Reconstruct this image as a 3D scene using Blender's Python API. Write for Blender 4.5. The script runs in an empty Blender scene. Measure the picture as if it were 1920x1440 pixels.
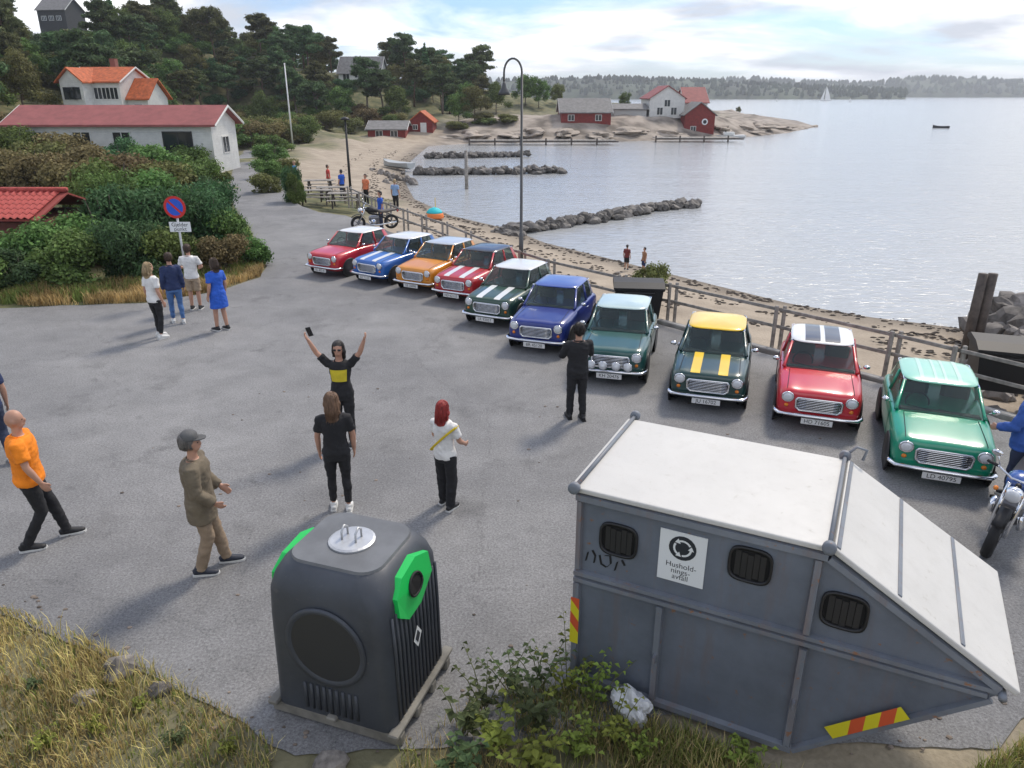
import bpy, bmesh, math, random
import numpy as np
from mathutils import Vector, Matrix, noise

# ------------------------------------------------------------------ camera, sky, sun, exposure
S = bpy.context.scene
COL = S.collection
F_PX, TILT, CAM_H = 1386.0, math.radians(21.4), 5.4
cam = bpy.data.objects.new('Camera', bpy.data.cameras.new('Camera'))
COL.objects.link(cam)
cam.location = (0, 0, CAM_H)
cam.rotation_euler = (math.pi / 2 - TILT, 0, 0)
cam.data.sensor_width = 36.0
cam.data.lens = 36.0 * F_PX / 1920.0
cam.data.clip_start = 0.1
cam.data.clip_end = 20000
S.camera = cam

SUN_EL, SUN_AZ = math.radians(48), math.radians(35)      # azimuth clockwise from +Y (into the picture, to the right)
W = bpy.data.worlds.new('World'); S.world = W; W.use_nodes = True
nt = W.node_tree; nt.nodes.clear()
def wn(t, **k):
    n = nt.nodes.new(t)
    for a, b in k.items(): setattr(n, a, b)
    return n
wout = wn('ShaderNodeOutputWorld'); wbg = wn('ShaderNodeBackground')
sky = wn('ShaderNodeTexSky', sky_type='NISHITA', sun_disc=False)
sky.sun_elevation = SUN_EL; sky.sun_rotation = SUN_AZ; sky.air_density = 1.0; sky.dust_density = 0.6
tc = wn('ShaderNodeTexCoord')
sep = wn('ShaderNodeSeparateXYZ'); nt.links.new(tc.outputs['Generated'], sep.inputs[0])
# flat cloud deck: project the direction on a plane overhead
zc = wn('ShaderNodeMath', operation='MAXIMUM'); zc.inputs[1].default_value = 0.0; nt.links.new(sep.outputs['Z'], zc.inputs[0])
za = wn('ShaderNodeMath', operation='ADD'); za.inputs[1].default_value = 0.16; nt.links.new(zc.outputs[0], za.inputs[0])
dvx = wn('ShaderNodeMath', operation='DIVIDE'); nt.links.new(sep.outputs['X'], dvx.inputs[0]); nt.links.new(za.outputs[0], dvx.inputs[1])
dvy = wn('ShaderNodeMath', operation='DIVIDE'); nt.links.new(sep.outputs['Y'], dvy.inputs[0]); nt.links.new(za.outputs[0], dvy.inputs[1])
cmb = wn('ShaderNodeCombineXYZ'); nt.links.new(dvx.outputs[0], cmb.inputs[0]); nt.links.new(dvy.outputs[0], cmb.inputs[1])
n1 = wn('ShaderNodeTexNoise'); n1.inputs['Scale'].default_value = 0.62; n1.inputs['Detail'].default_value = 9; n1.inputs['Roughness'].default_value = 0.58; n1.inputs['Distortion'].default_value = 0.5
mpn = wn('ShaderNodeMapping'); mpn.inputs['Location'].default_value = (2.6, 7.9, 0); mpn.inputs['Scale'].default_value = (1.0, 1.35, 1)
nt.links.new(cmb.outputs[0], mpn.inputs[0]); nt.links.new(mpn.outputs[0], n1.inputs['Vector'])
cov = wn('ShaderNodeValToRGB'); cov.color_ramp.elements[0].position = 0.40; cov.color_ramp.elements[1].position = 0.58
nt.links.new(n1.outputs['Fac'], cov.inputs[0])
n2 = wn('ShaderNodeTexNoise'); n2.inputs['Scale'].default_value = 1.35; n2.inputs['Detail'].default_value = 7; n2.inputs['Roughness'].default_value = 0.5
mp2 = wn('ShaderNodeMapping'); mp2.inputs['Location'].default_value = (8.3, 1.2, 4)
nt.links.new(cmb.outputs[0], mp2.inputs[0]); nt.links.new(mp2.outputs[0], n2.inputs['Vector'])
ccol = wn('ShaderNodeValToRGB')
e = ccol.color_ramp.elements; e[0].position = 0.36; e[0].color = (6.0, 6.4, 7.2, 1); e[1].position = 0.60; e[1].color = (14.5, 14.5, 14.6, 1)
nt.links.new(n2.outputs['Fac'], ccol.inputs[0])
tnt = wn('ShaderNodeMixRGB', blend_type='MULTIPLY'); tnt.inputs[0].default_value = 1; tnt.inputs[2].default_value = (.72, .92, 1.28, 1); nt.links.new(sky.outputs[0], tnt.inputs[1])
mixc = wn('ShaderNodeMixRGB'); nt.links.new(cov.outputs[0], mixc.inputs[0]); nt.links.new(tnt.outputs[0], mixc.inputs[1]); nt.links.new(ccol.outputs[0], mixc.inputs[2])
nt.links.new(mixc.outputs[0], wbg.inputs[0]); wbg.inputs[1].default_value = 0.095
nt.links.new(wbg.outputs[0], wout.inputs[0])

sun = bpy.data.objects.new('Sun', bpy.data.lights.new('Sun', 'SUN')); COL.objects.link(sun)
sun.data.energy = 2.3; sun.data.angle = math.radians(10); sun.data.color = (1.0, 0.90, 0.77)
sd_ = Vector((math.sin(SUN_AZ) * math.cos(SUN_EL), math.cos(SUN_AZ) * math.cos(SUN_EL), math.sin(SUN_EL)))
sun.rotation_euler = (-sd_).to_track_quat('-Z', 'Y').to_euler()
S.view_settings.view_transform = 'Standard'; S.view_settings.look = 'None'
S.view_settings.exposure = 0.35; S.view_settings.gamma = 1.0
S.cycles.max_bounces = 6; S.cycles.transparent_max_bounces = 8; S.cycles.caustics_reflective = False; S.cycles.caustics_refractive = False

rnd = random.Random(7)
PI = math.pi
# ------------------------------------------------------------------ photo pixel -> ray -> point on ground / at distance
def ray(X, Y):
    dx = (X - 960) / F_PX; up = (720 - Y) / F_PX
    return Vector((dx, math.cos(TILT) + up * math.sin(TILT), -math.sin(TILT) + up * math.cos(TILT)))
def g(X, Y, z=0.0):
    d = ray(X, Y); s = (z - CAM_H) / d.z
    return Vector((d.x * s, d.y * s, z))
def at(X, Y, dist):
    d = ray(X, Y); s = dist / d.y
    return Vector((d.x * s, dist, CAM_H + d.z * s))

# ------------------------------------------------------------------ materials
MATS = {}
def M(name, col=(0.5, 0.5, 0.5), rough=0.6, metal=0.0, var=0.0, vscale=3.0, bump=0.0, bscale=40.0, coat=0.0, spec=0.5, dirt=None, island=0.0, transl=0.0, hue=None):
    if name in MATS: return MATS[name]
    m = bpy.data.materials.new(name); m.use_nodes = True; t = m.node_tree; N = t.nodes; L = t.links
    p = N['Principled BSDF']; p.inputs['Base Color'].default_value = (*col, 1); p.inputs['Roughness'].default_value = rough
    p.inputs['Metallic'].default_value = metal; p.inputs['Coat Weight'].default_value = coat; p.inputs['Coat Roughness'].default_value = 0.04
    p.inputs['Specular IOR Level'].default_value = spec
    cur = None
    tcn = N.new('ShaderNodeTexCoord')
    if var or dirt:
        nz = N.new('ShaderNodeTexNoise'); nz.inputs['Scale'].default_value = vscale; nz.inputs['Detail'].default_value = 6; nz.inputs['Roughness'].default_value = 0.6
        L.new(tcn.outputs['Object'], nz.inputs['Vector'])
        r = N.new('ShaderNodeValToRGB'); lo = tuple(max(0, c * (1 - var)) for c in col); hi = tuple(min(1, c * (1 + var)) for c in col)
        if dirt: lo = dirt
        r.color_ramp.elements[0].position = 0.36; r.color_ramp.elements[1].position = 0.64
        r.color_ramp.elements[0].color = (*lo, 1); r.color_ramp.elements[1].color = (*hi, 1)
        L.new(nz.outputs['Fac'], r.inputs[0]); cur = r.outputs[0]
    if island:
        gm = N.new('ShaderNodeNewGeometry'); hs = N.new('ShaderNodeHueSaturation')
        oi = N.new('ShaderNodeObjectInfo')
        mr = N.new('ShaderNodeMapRange'); mr.inputs['To Min'].default_value = 1 - island; mr.inputs['To Max'].default_value = 1 + island
        L.new(gm.outputs['Random Per Island'], mr.inputs['Value'])
        mr2 = N.new('ShaderNodeMapRange'); mr2.inputs['To Min'].default_value = 0.8; mr2.inputs['To Max'].default_value = 1.25
        L.new(oi.outputs['Random'], mr2.inputs['Value'])
        ml = N.new('ShaderNodeMath'); ml.operation = 'MULTIPLY'; L.new(mr.outputs[0], ml.inputs[0]); L.new(mr2.outputs[0], ml.inputs[1])
        L.new(ml.outputs[0], hs.inputs['Value'])
        mh = N.new('ShaderNodeMapRange'); mh.inputs['To Min'].default_value = 0.47; mh.inputs['To Max'].default_value = 0.53
        L.new(oi.outputs['Random'], mh.inputs['Value']); L.new(mh.outputs[0], hs.inputs['Hue'])
        if cur: L.new(cur, hs.inputs['Color'])
        else: hs.inputs['Color'].default_value = (*col, 1)
        cur = hs.outputs[0]
    if cur: L.new(cur, p.inputs['Base Color'])
    if bump:
        nb = N.new('ShaderNodeTexNoise'); nb.inputs['Scale'].default_value = bscale; nb.inputs['Detail'].default_value = 5
        L.new(tcn.outputs['Object'], nb.inputs['Vector'])
        b = N.new('ShaderNodeBump'); b.inputs['Strength'].default_value = bump; b.inputs['Distance'].default_value = 0.02
        L.new(nb.outputs['Fac'], b.inputs['Height']); L.new(b.outputs[0], p.inputs['Normal'])
    if transl:
        tr = N.new('ShaderNodeBsdfTranslucent'); mx = N.new('ShaderNodeMixShader'); mx.inputs[0].default_value = transl
        if cur: L.new(cur, tr.inputs['Color'])
        else: tr.inputs['Color'].default_value = (*col, 1)
        L.new(p.outputs[0], mx.inputs[1]); L.new(tr.outputs[0], mx.inputs[2]); L.new(mx.outputs[0], N['Material Output'].inputs['Surface'])
    MATS[name] = m
    return m
def glass_mat(name, tint=(0.02, 0.025, 0.025), clear=0.45, rough=0.03):
    if name in MATS: return MATS[name]
    m = bpy.data.materials.new(name); m.use_nodes = True; t = m.node_tree; N = t.nodes; L = t.links
    p = N['Principled BSDF']; p.inputs['Base Color'].default_value = (*tint, 1); p.inputs['Roughness'].default_value = rough; p.inputs['Specular IOR Level'].default_value = 0.9
    tr = N.new('ShaderNodeBsdfTransparent'); tr.inputs[0].default_value = (0.82, 0.9, 0.88, 1); mx = N.new('ShaderNodeMixShader'); mx.inputs[0].default_value = clear
    L.new(p.outputs[0], mx.inputs[1]); L.new(tr.outputs[0], mx.inputs[2]); L.new(mx.outputs[0], N['Material Output'].inputs['Surface'])
    MATS[name] = m; return m

# ------------------------------------------------------------------ mesh builder
class MB:
    def __init__(s): s.v = []; s.f = []
    def add(s, vs, fs):
        o = len(s.v); s.v += [tuple(v) for v in vs]; s.f += [tuple(i + o for i in f) for f in fs]; return s
    def box(s, c, d, rz=0.0, b=0.0):
        hx, hy, hz = d[0] / 2, d[1] / 2, d[2] / 2; ca, sa = math.cos(rz), math.sin(rz)
        def tr(p): return (c[0] + p[0] * ca - p[1] * sa, c[1] + p[0] * sa + p[1] * ca, c[2] + p[2])
        b = min(b, hx * .9, hy * .9, hz * .9)
        if b <= 0:
            vs = [tr((x, y, z)) for x in (-hx, hx) for y in (-hy, hy) for z in (-hz, hz)]
            return s.add(vs, [(0, 1, 3, 2), (4, 6, 7, 5), (0, 4, 5, 1), (2, 3, 7, 6), (0, 2, 6, 4), (1, 5, 7, 3)])
        bm = bmesh.new(); bmesh.ops.create_cube(bm, size=1.0)
        for v in bm.verts: v.co = (v.co.x * 2 * hx, v.co.y * 2 * hy, v.co.z * 2 * hz)
        bmesh.ops.bevel(bm, geom=bm.edges[:], offset=b, segments=1, affect='EDGES')
        bm.verts.index_update()
        s.add([tr(v.co) for v in bm.verts], [[v.index for v in f.verts] for f in bm.faces]); bm.free(); return s
    def rings(s, rs, cap=True, closed=False):
        n = len(rs[0]); vs = [p for r in rs for p in r]; fs = []
        k = len(rs)
        for i in range(k if closed else k - 1):
            a, b = i * n, ((i + 1) % k) * n
            for j in range(n): fs.append((a + j, a + (j + 1) % n, b + (j + 1) % n, b + j))
        if cap and not closed: fs.append(tuple(reversed(range(n)))); fs.append(tuple((k - 1) * n + j for j in range(n)))
        return s.add(vs, fs)
    def tube(s, pts, r, seg=8, cap=True, ratio=1.0, up=None):
        pts = [Vector(p) for p in pts]; n = len(pts)
        if not isinstance(r, (list, tuple)): r = [r] * n
        rs = []; prev = Vector(up) if up else None
        for i, p in enumerate(pts):
            d = (pts[min(i + 1, n - 1)] - pts[max(i - 1, 0)]).normalized()
            if prev is None: prev = Vector((1, 0, 0)) if abs(d.x) < .8 else Vector((0, 1, 0))
            a = (prev - d * prev.dot(d)); a = a.normalized() if a.length > 1e-6 else d.orthogonal().normalized()
            b = d.cross(a); prev = a
            rx, ry = (r[i] if isinstance(r[i], (list, tuple)) else (r[i], r[i] * ratio))
            rs.append([p + a * rx * math.cos(2 * PI * j / seg) + b * ry * math.sin(2 * PI * j / seg) for j in range(seg)])
        return s.rings(rs, cap)
    def lathe(s, prof, seg=16, c=(0, 0, 0), axis='Z', cap=True):
        rs = []
        for r, h in prof:
            ring = []
            for j in range(seg):
                a = 2 * PI * j / seg; u, w = r * math.cos(a), r * math.sin(a)
                q = (u, w, h) if axis == 'Z' else ((h, u, w) if axis == 'X' else (u, h, -w))
                ring.append((c[0] + q[0], c[1] + q[1], c[2] + q[2]))
            rs.append(ring)
        return s.rings(rs, cap)
    def prism(s, poly, z0, z1):
        return s.rings([[(x, y, z0) for x, y in poly], [(x, y, z1) for x, y in poly]])
    def ell(s, c, r, seg=12, nr=8):
        rs = []
        for i in range(1, nr):
            t = PI * i / nr
            rs.append([(c[0] + r[0] * math.sin(t) * math.cos(2 * PI * j / seg), c[1] + r[1] * math.sin(t) * math.sin(2 * PI * j / seg), c[2] - r[2] * math.cos(t)) for j in range(seg)])
        return s.rings(rs, True)
    def mesh(s, name, smooth=False):
        me = bpy.data.meshes.new(name); me.from_pydata(s.v, [], s.f)
        bm = bmesh.new(); bm.from_mesh(me); bmesh.ops.recalc_face_normals(bm, faces=bm.faces); bm.to_mesh(me); bm.free()
        if smooth: me.polygons.foreach_set('use_smooth', [True] * len(me.polygons))
        me.update(); return me
    def obj(s, name, mat, parent=None, smooth=False, sharp=None):
        o = link(name, s.mesh(name, smooth), mat, parent)
        if sharp: smooth_angle(o.data, sharp)
        return o
def smooth_angle(me, deg=35):
    me.polygons.foreach_set('use_smooth', [True] * len(me.polygons))
    bm = bmesh.new(); bm.from_mesh(me); lim = math.radians(deg)
    for e in bm.edges:
        if len(e.link_faces) == 2 and e.calc_face_angle(0) > lim: e.smooth = False
    bm.to_mesh(me); bm.free()
def link(name, me, mat=None, parent=None):
    o = bpy.data.objects.new(name, me); COL.objects.link(o)
    if mat is not None:
        if len(me.materials) == 0: me.materials.append(mat)
        elif me.materials[0] != mat:
            o.material_slots[0].link = 'OBJECT'; o.material_slots[0].material = mat
    if parent: o.parent = parent
    return o
def tag(o, label=None, cat=None, group=None, kind=None):
    if label: o['label'] = label
    if cat: o['category'] = cat
    if group: o['group'] = group
    if kind: o['kind'] = kind
    return o
def thing(name, label, cat, loc=(0, 0, 0), rz=0.0, group=None):
    o = bpy.data.objects.new(name, None); COL.objects.link(o); o.location = loc; o.rotation_euler = (0, 0, rz)
    o.empty_display_size = 0.3
    return tag(o, label, cat, group)
def copy_tree(o, parent=None):
    c = o.copy(); COL.objects.link(c); c.parent = parent
    for ch in list(o.children): copy_tree(ch, c)
    return c
def realize(o):
    """bake an object's modifiers into its mesh"""
    dg = bpy.context.evaluated_depsgraph_get(); ev = o.evaluated_get(dg)
    me = bpy.data.meshes.new_from_object(ev, depsgraph=dg); old = o.data
    o.modifiers.clear(); o.data = me; bpy.data.meshes.remove(old); return me
def text_mesh(body, size, extrude=0.0, align='CENTER'):
    cu = bpy.data.curves.new('t', 'FONT'); cu.body = body; cu.size = size; cu.extrude = extrude; cu.align_x = align; cu.align_y = 'CENTER'
    o = bpy.data.objects.new('t', cu); COL.objects.link(o)
    dg = bpy.context.evaluated_depsgraph_get(); me = bpy.data.meshes.new_from_object(o.evaluated_get(dg))
    bpy.data.objects.remove(o); bpy.data.curves.remove(cu); return me
def put_text(name, body, size, mat, parent, mw, extrude=0.0):
    me = text_mesh(body, size, extrude); me.transform(mw)
    me.materials.clear(); return link(name, me, mat, parent)
# ------------------------------------------------------------------ layout lines (world metres)
SEA_Z = -1.3
rail_px = [(655, 352), (700, 372), (760, 394), (834, 419), (930, 458), (1034, 490), (1168, 520), (1263, 535), (1464, 579), (1681, 627), (1800, 655)]
FENCE = [g(x, y, 0.9) for x, y in rail_px]
FENCE = [Vector((p.x, p.y)) for p in FENCE]
FENCE.append(FENCE[-1] + (FENCE[-1] - FENCE[-2]).normalized() * 6)
shore_px = [(1990, 650), (1900, 622), (1800, 602), (1640, 583), (1500, 560), (1340, 522), (1180, 483), (1050, 452), (985, 428), (870, 402), (800, 372), (782, 345), (775, 312), (800, 288), (815, 274), (880, 270), (1000, 268), (1160, 266), (1290, 262), (1390, 258), (1480, 250), (1540, 238), (1500, 226), (1420, 217), (1340, 210), (1240, 203), (1100, 200), (1000, 198)]
SHORE = [(p.x, p.y) for p in (g(x, y, SEA_Z) for x, y in shore_px)]
LAND = [(46, 4)] + SHORE + [(-40, 560), (-700, 700), (-700, -60), (46, -60)]
LANDa = np.array(LAND)
def seg_dist(P, A, B):
    d = B - A; t = np.clip(((P - A) @ d) / (d @ d), 0, 1); q = A + t[:, None] * d
    return np.hypot(*(P - q).T), t
def sdist(P):
    """signed distance to the coast line, positive on land"""
    n = len(LANDa); best = np.full(len(P), 1e9); ins = np.zeros(len(P), bool)
    for i in range(n):
        A, B = LANDa[i], LANDa[(i + 1) % n]
        best = np.minimum(best, seg_dist(P, A, B)[0])
        c = ((A[1] > P[:, 1]) != (B[1] > P[:, 1]))
        with np.errstate(divide='ignore', invalid='ignore'):
            xx = (B[0] - A[0]) * (P[:, 1] - A[1]) / (B[1] - A[1]) + A[0]
        ins ^= c & (P[:, 0] < xx)
    return np.where(ins, best, -best)
RIDGE = np.array([(-230, 20, 20), (-150, 75, 18), (-96, 128, 15.5), (-60, 150, 12.5), (-34, 175, 8.5), (-14, 205, 4.5), (25, 260, 2.5)], float)
def sstep(x, a, b):
    t = np.clip((x - a) / (b - a), 0, 1); return t * t * (3 - 2 * t)
def vnoise(x, y, s):
    return np.array([noise.fractal(Vector((a / s, b / s, 3.1)), 1.0, 2.0, 4) for a, b in zip(x, y)])
ROADC = np.array([g(480, 400)[:2], g(478, 350)[:2], g(478, 310)[:2], g(490, 270)[:2], (-40, 130)])
def height(P, rough=True):
    P = np.asarray(P, float); sd = sdist(P)
    z = np.clip(SEA_Z - 0.1 + sd * 0.115, -3.5, -0.014)
    hz = np.zeros(len(P)); bd = np.full(len(P), 1e9)
    for i in range(len(RIDGE) - 1):
        d, t = seg_dist(P, RIDGE[i, :2], RIDGE[i + 1, :2]); hh = RIDGE[i, 2] * (1 - t) + RIDGE[i + 1, 2] * t
        u = d < bd; bd = np.where(u, d, bd); hz = np.where(u, hh, hz)
    rd = np.full(len(P), 1e9)
    for i in range(len(ROADC) - 1): rd = np.minimum(rd, seg_dist(P, ROADC[i], ROADC[i + 1])[0])
    inland = sstep(sd, 14, 60) * sstep(rd, 4, 26) * sstep(P[:, 1], 30, 62) * sstep(-P[:, 0] - 8, 0, 8)
    inland = np.maximum(inland, sstep(P[:, 1], 120, 170) * sstep(sd, 10, 60) * sstep(rd, 4, 20))
    z = z + hz * np.exp(-(bd / 62.0) ** 2) * inland
    # low bare rock of the point
    pk = np.array([g(1150, 245)[:2], g(1300, 240)[:2], g(1440, 240)[:2], g(1510, 238)[:2], g(1000, 240)[:2], g(900, 243)[:2]])
    for q, a, r in zip(pk, (.9, 1.0, 1.3, .8, .9, .7), (16, 20, 20, 12, 20, 16)):
        z = z + a * np.exp(-(np.hypot(*(P - q).T) / r) ** 2) * sstep(sd, 0, 10)
    # the bank the photographer stands on
    z = z + 1.6 * sstep(-P[:, 1] + 4.6, 0, 4.6)
    if rough:
        far = sstep(P[:, 1], 60, 110) * sstep(sd, 2, 14)
        nz = vnoise(P[:, 0], P[:, 1], 9.0)
        z = z + nz * (0.03 + 1.1 * far) * sstep(sd, 2, 8) * np.where((P[:, 1] < 45) & (P[:, 0] > -16), 0.0, 1.0)
    return z
def hpt(x, y): return float(height([(x, y)])[0])
def hit(X, Y, d0=20.0, d1=320.0):
    """first point of the terrain along a photo pixel"""
    d = np.geomspace(d0, d1, 220); r = ray(X, Y); s = d / r.y
    z = CAM_H + r.z * s; h = height(np.c_[r.x * s, d])
    k = np.argmax(z <= h); k = k if (z <= h).any() else len(d) - 1
    return Vector((r.x * s[k], d[k], h[k]))

# ------------------------------------------------------------------ ground
def ground_mat():
    m = bpy.data.materials.new('ground_sand_soil'); m.use_nodes = True; t = m.node_tree; N = t.nodes; L = t.links; p = N['Principled BSDF']
    geo = N.new('ShaderNodeNewGeometry'); sp = N.new('ShaderNodeSeparateXYZ'); L.new(geo.outputs['Position'], sp.inputs[0])
    at1 = N.new('ShaderNodeAttribute'); at1.attribute_name = 'inland'
    nz = N.new('ShaderNodeTexNoise'); nz.inputs['Scale'].default_value = 0.9; nz.inputs['Detail'].default_value = 8; L.new(geo.outputs['Position'], nz.inputs['Vector'])
    nf = N.new('ShaderNodeTexNoise'); nf.inputs['Scale'].default_value = 18; nf.inputs['Detail'].default_value = 5; L.new(geo.outputs['Position'], nf.inputs['Vector'])
    sand = N.new('ShaderNodeValToRGB'); sand.color_ramp.elements[0].color = (0.24, 0.195, 0.145, 1); sand.color_ramp.elements[1].color = (0.44, 0.37, 0.285, 1)
    sand.color_ramp.elements[0].position = .3; sand.color_ramp.elements[1].position = .7
    mx0 = N.new('ShaderNodeMixRGB'); mx0.inputs[0].default_value = .45; L.new(nz.outputs['Fac'], mx0.inputs[1]); L.new(nf.outputs['Fac'], mx0.inputs[2]); L.new(mx0.outputs[0], sand.inputs[0])
    # wet sand near the water line (height above the sea)
    wet = N.new('ShaderNodeMapRange'); wet.inputs['From Min'].default_value = -1.32; wet.inputs['From Max'].default_value = -1.05; wet.inputs['To Min'].default_value = .42; wet.inputs['To Max'].default_value = 1.0
    L.new(sp.outputs['Z'], wet.inputs['Value'])
    wm = N.new('ShaderNodeMixRGB'); wm.blend_type = 'MULTIPLY'; wm.inputs[0].default_value = 1; L.new(sand.outputs[0], wm.inputs[1]); L.new(wet.outputs[0], wm.inputs[2])
    soil = N.new('ShaderNodeValToRGB'); soil.color_ramp.elements[0].color = (0.06, 0.075, 0.028, 1); soil.color_ramp.elements[1].color = (0.19, 0.17, 0.075, 1); soil.color_ramp.elements[0].position = .35; soil.color_ramp.elements[1].position = .68
    L.new(nz.outputs['Fac'], soil.inputs[0])
    mx = N.new('ShaderNodeMixRGB'); L.new(at1.outputs['Fac'], mx.inputs[0]); L.new(wm.outputs[0], mx.inputs[1]); L.new(soil.outputs[0], mx.inputs[2])
    at2 = N.new('ShaderNodeAttribute'); at2.attribute_name = 'rocky'
    rk = N.new('ShaderNodeValToRGB'); rk.color_ramp.elements[0].color = (0.12, 0.10, 0.08, 1); rk.color_ramp.elements[1].color = (0.36, 0.31, 0.26, 1); rk.color_ramp.elements[0].position = .35; rk.color_ramp.elements[1].position = .6
    nr = N.new('ShaderNodeTexNoise'); nr.inputs['Scale'].default_value = .35; nr.inputs['Detail'].default_value = 9; L.new(geo.outputs['Position'], nr.inputs['Vector']); L.new(nr.outputs['Fac'], rk.inputs[0])
    mxr = N.new('ShaderNodeMixRGB'); L.new(at2.outputs['Fac'], mxr.inputs[0]); L.new(mx.outputs[0], mxr.inputs[1]); L.new(rk.outputs[0], mxr.inputs[2])
    L.new(mxr.outputs[0], p.inputs['Base Color']); p.inputs['Roughness'].default_value = .95
    bp = N.new('ShaderNodeBump'); bp.inputs['Strength'].default_value = .7; bp.inputs['Distance'].default_value = .05; L.new(mx0.outputs[0], bp.inputs['Height']); L.new(bp.outputs[0], p.inputs['Normal'])
    return m
xs = np.concatenate([-np.geomspace(330, 26, 60), np.linspace(-25, 20, 130), np.geomspace(20.8, 140, 50)])
ys = np.concatenate([np.linspace(-6, 3, 10), np.linspace(3.4, 60, 170), np.geomspace(61, 420, 90)])
GX, GY = np.meshgrid(xs, ys); P_ = np.c_[GX.ravel(), GY.ravel()]
GZ = height(P_)
nx_, ny_ = len(xs), len(ys)
me = bpy.data.meshes.new('ground')
idx = np.arange(nx_ * ny_).reshape(ny_, nx_)
fs = np.stack([idx[:-1, :-1], idx[:-1, 1:], idx[1:, 1:], idx[1:, :-1]], -1).reshape(-1, 4)
me.from_pydata(np.c_[P_, GZ].tolist(), [], fs.tolist()); me.polygons.foreach_set('use_smooth', [True] * len(me.polygons))
sdv = sdist(P_)
inl0 = 0; fd = np.full(len(P_), 1e9)
for a, b in zip(FENCE[:-1], FENCE[1:]): fd = np.minimum(fd, seg_dist(P_, np.array(a), np.array(b))[0])
inl = np.where(P_[:, 1] < 50, sstep(-P_[:, 0] - 6, 0, 3), sstep(sdv + 2.5 * np.sin(P_[:, 0] * .5) + 2 * np.sin(P_[:, 1] * .37), 9, 17)); inl = np.where((P_[:, 1] < np.where(P_[:, 0] < -2, 9, 6)), np.where(P_[:, 0] > 1.5, .3, .75), inl)
rocky = sstep(P_[:, 1], 88, 100) * (1 - sstep(sdv, 10, 45)) * sstep(P_[:, 0] + 14, 0, 6)
for nm, arr in (('inland', inl), ('rocky', rocky)):
    a_ = me.attributes.new(nm, 'FLOAT', 'POINT'); a_.data.foreach_set('value', arr.astype(np.float32))
tag(link('ground', me, ground_mat()), 'sand, soil and hillside ground of the bay', kind='structure')

# asphalt lot and the road that leaves it
def asphalt_mat():
    m = bpy.data.materials.new('asphalt'); m.use_nodes = True; t = m.node_tree; N = t.nodes; L = t.links; p = N['Principled BSDF']
    geo = N.new('ShaderNodeNewGeometry')
    def nz(s, d=6, r=.6):
        n = N.new('ShaderNodeTexNoise'); n.inputs['Scale'].default_value = s; n.inputs['Detail'].default_value = d; n.inputs['Roughness'].default_value = r; L.new(geo.outputs['Position'], n.inputs['Vector']); return n
    a, b, c = nz(.22), nz(1.3, 9, .75), nz(34, 5, .85)
    r = N.new('ShaderNodeValToRGB'); r.color_ramp.elements[0].color = (.150, .150, .152, 1); r.color_ramp.elements[1].color = (.225, .223, .221, 1); r.color_ramp.elements[0].position = .35; r.color_ramp.elements[1].position = .65
    L.new(a.outputs['Fac'], r.inputs[0])
    r2 = N.new('ShaderNodeMapRange'); r2.inputs['From Min'].default_value = .3; r2.inputs['From Max'].default_value = .7; r2.inputs['To Min'].default_value = .82; r2.inputs['To Max'].default_value = 1.15; L.new(b.outputs['Fac'], r2.inputs['Value'])
    r3 = N.new('ShaderNodeMapRange'); r3.inputs['From Min'].default_value = .3; r3.inputs['From Max'].default_value = .7; r3.inputs['To Min'].default_value = .35; r3.inputs['To Max'].default_value = 1.75; L.new(c.outputs['Fac'], r3.inputs['Value'])
    v = N.new('ShaderNodeTexVoronoi'); v.feature = 'DISTANCE_TO_EDGE'; v.inputs['Scale'].default_value = .23
    wv = N.new('ShaderNodeVectorMath'); wv.operation = 'MULTIPLY_ADD'; L.new(b.outputs['Color'], wv.inputs[0]); wv.inputs[1].default_value = (.9, .9, .9); L.new(geo.outputs['Position'], wv.inputs[2]); L.new(wv.outputs[0], v.inputs['Vector'])
    cr = N.new('ShaderNodeMapRange'); cr.inputs['From Max'].default_value = .0035; cr.inputs['To Min'].default_value = .7; cr.inputs['To Max'].default_value = 1; L.new(v.outputs['Distance'], cr.inputs['Value'])
    def mul(x, y):
        q = N.new('ShaderNodeMath'); q.operation = 'MULTIPLY'; L.new(x, q.inputs[0]); L.new(y, q.inputs[1]); return q.outputs[0]
    st = nz(.75, 7, .7); sr = N.new('ShaderNodeMapRange'); sr.inputs['From Min'].default_value = .56; sr.inputs['From Max'].default_value = .70; sr.inputs['To Min'].default_value = 1; sr.inputs['To Max'].default_value = .66; L.new(st.outputs['Fac'], sr.inputs['Value'])
    sp2 = N.new('ShaderNodeTexVoronoi'); sp2.inputs['Scale'].default_value = 1.1; sp2.inputs['Randomness'].default_value = 1; L.new(wv.outputs[0], sp2.inputs['Vector']); so = N.new('ShaderNodeMapRange'); so.inputs['From Min'].default_value = .03; so.inputs['From Max'].default_value = .13; so.inputs['To Min'].default_value = .68; L.new(sp2.outputs['Distance'], so.inputs['Value'])
    f = mul(mul(mul(r2.outputs[0], r3.outputs[0]), cr.outputs[0]), mul(sr.outputs[0], so.outputs[0]))
    mm = N.new('ShaderNodeMixRGB'); mm.blend_type = 'MULTIPLY'; mm.inputs[0].default_value = 1; L.new(r.outputs[0], mm.inputs[1]); L.new(f, mm.inputs[2]); L.new(mm.outputs[0], p.inputs['Base Color'])
    p.inputs['Roughness'].default_value = .82; bp = N.new('ShaderNodeBump'); bp.inputs['Strength'].default_value = .55; bp.inputs['Distance'].default_value = .01; L.new(c.outputs['Fac'], bp.inputs['Height']); L.new(bp.outputs[0], p.inputs['Normal'])
    return m
ASPH = asphalt_mat()
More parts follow.
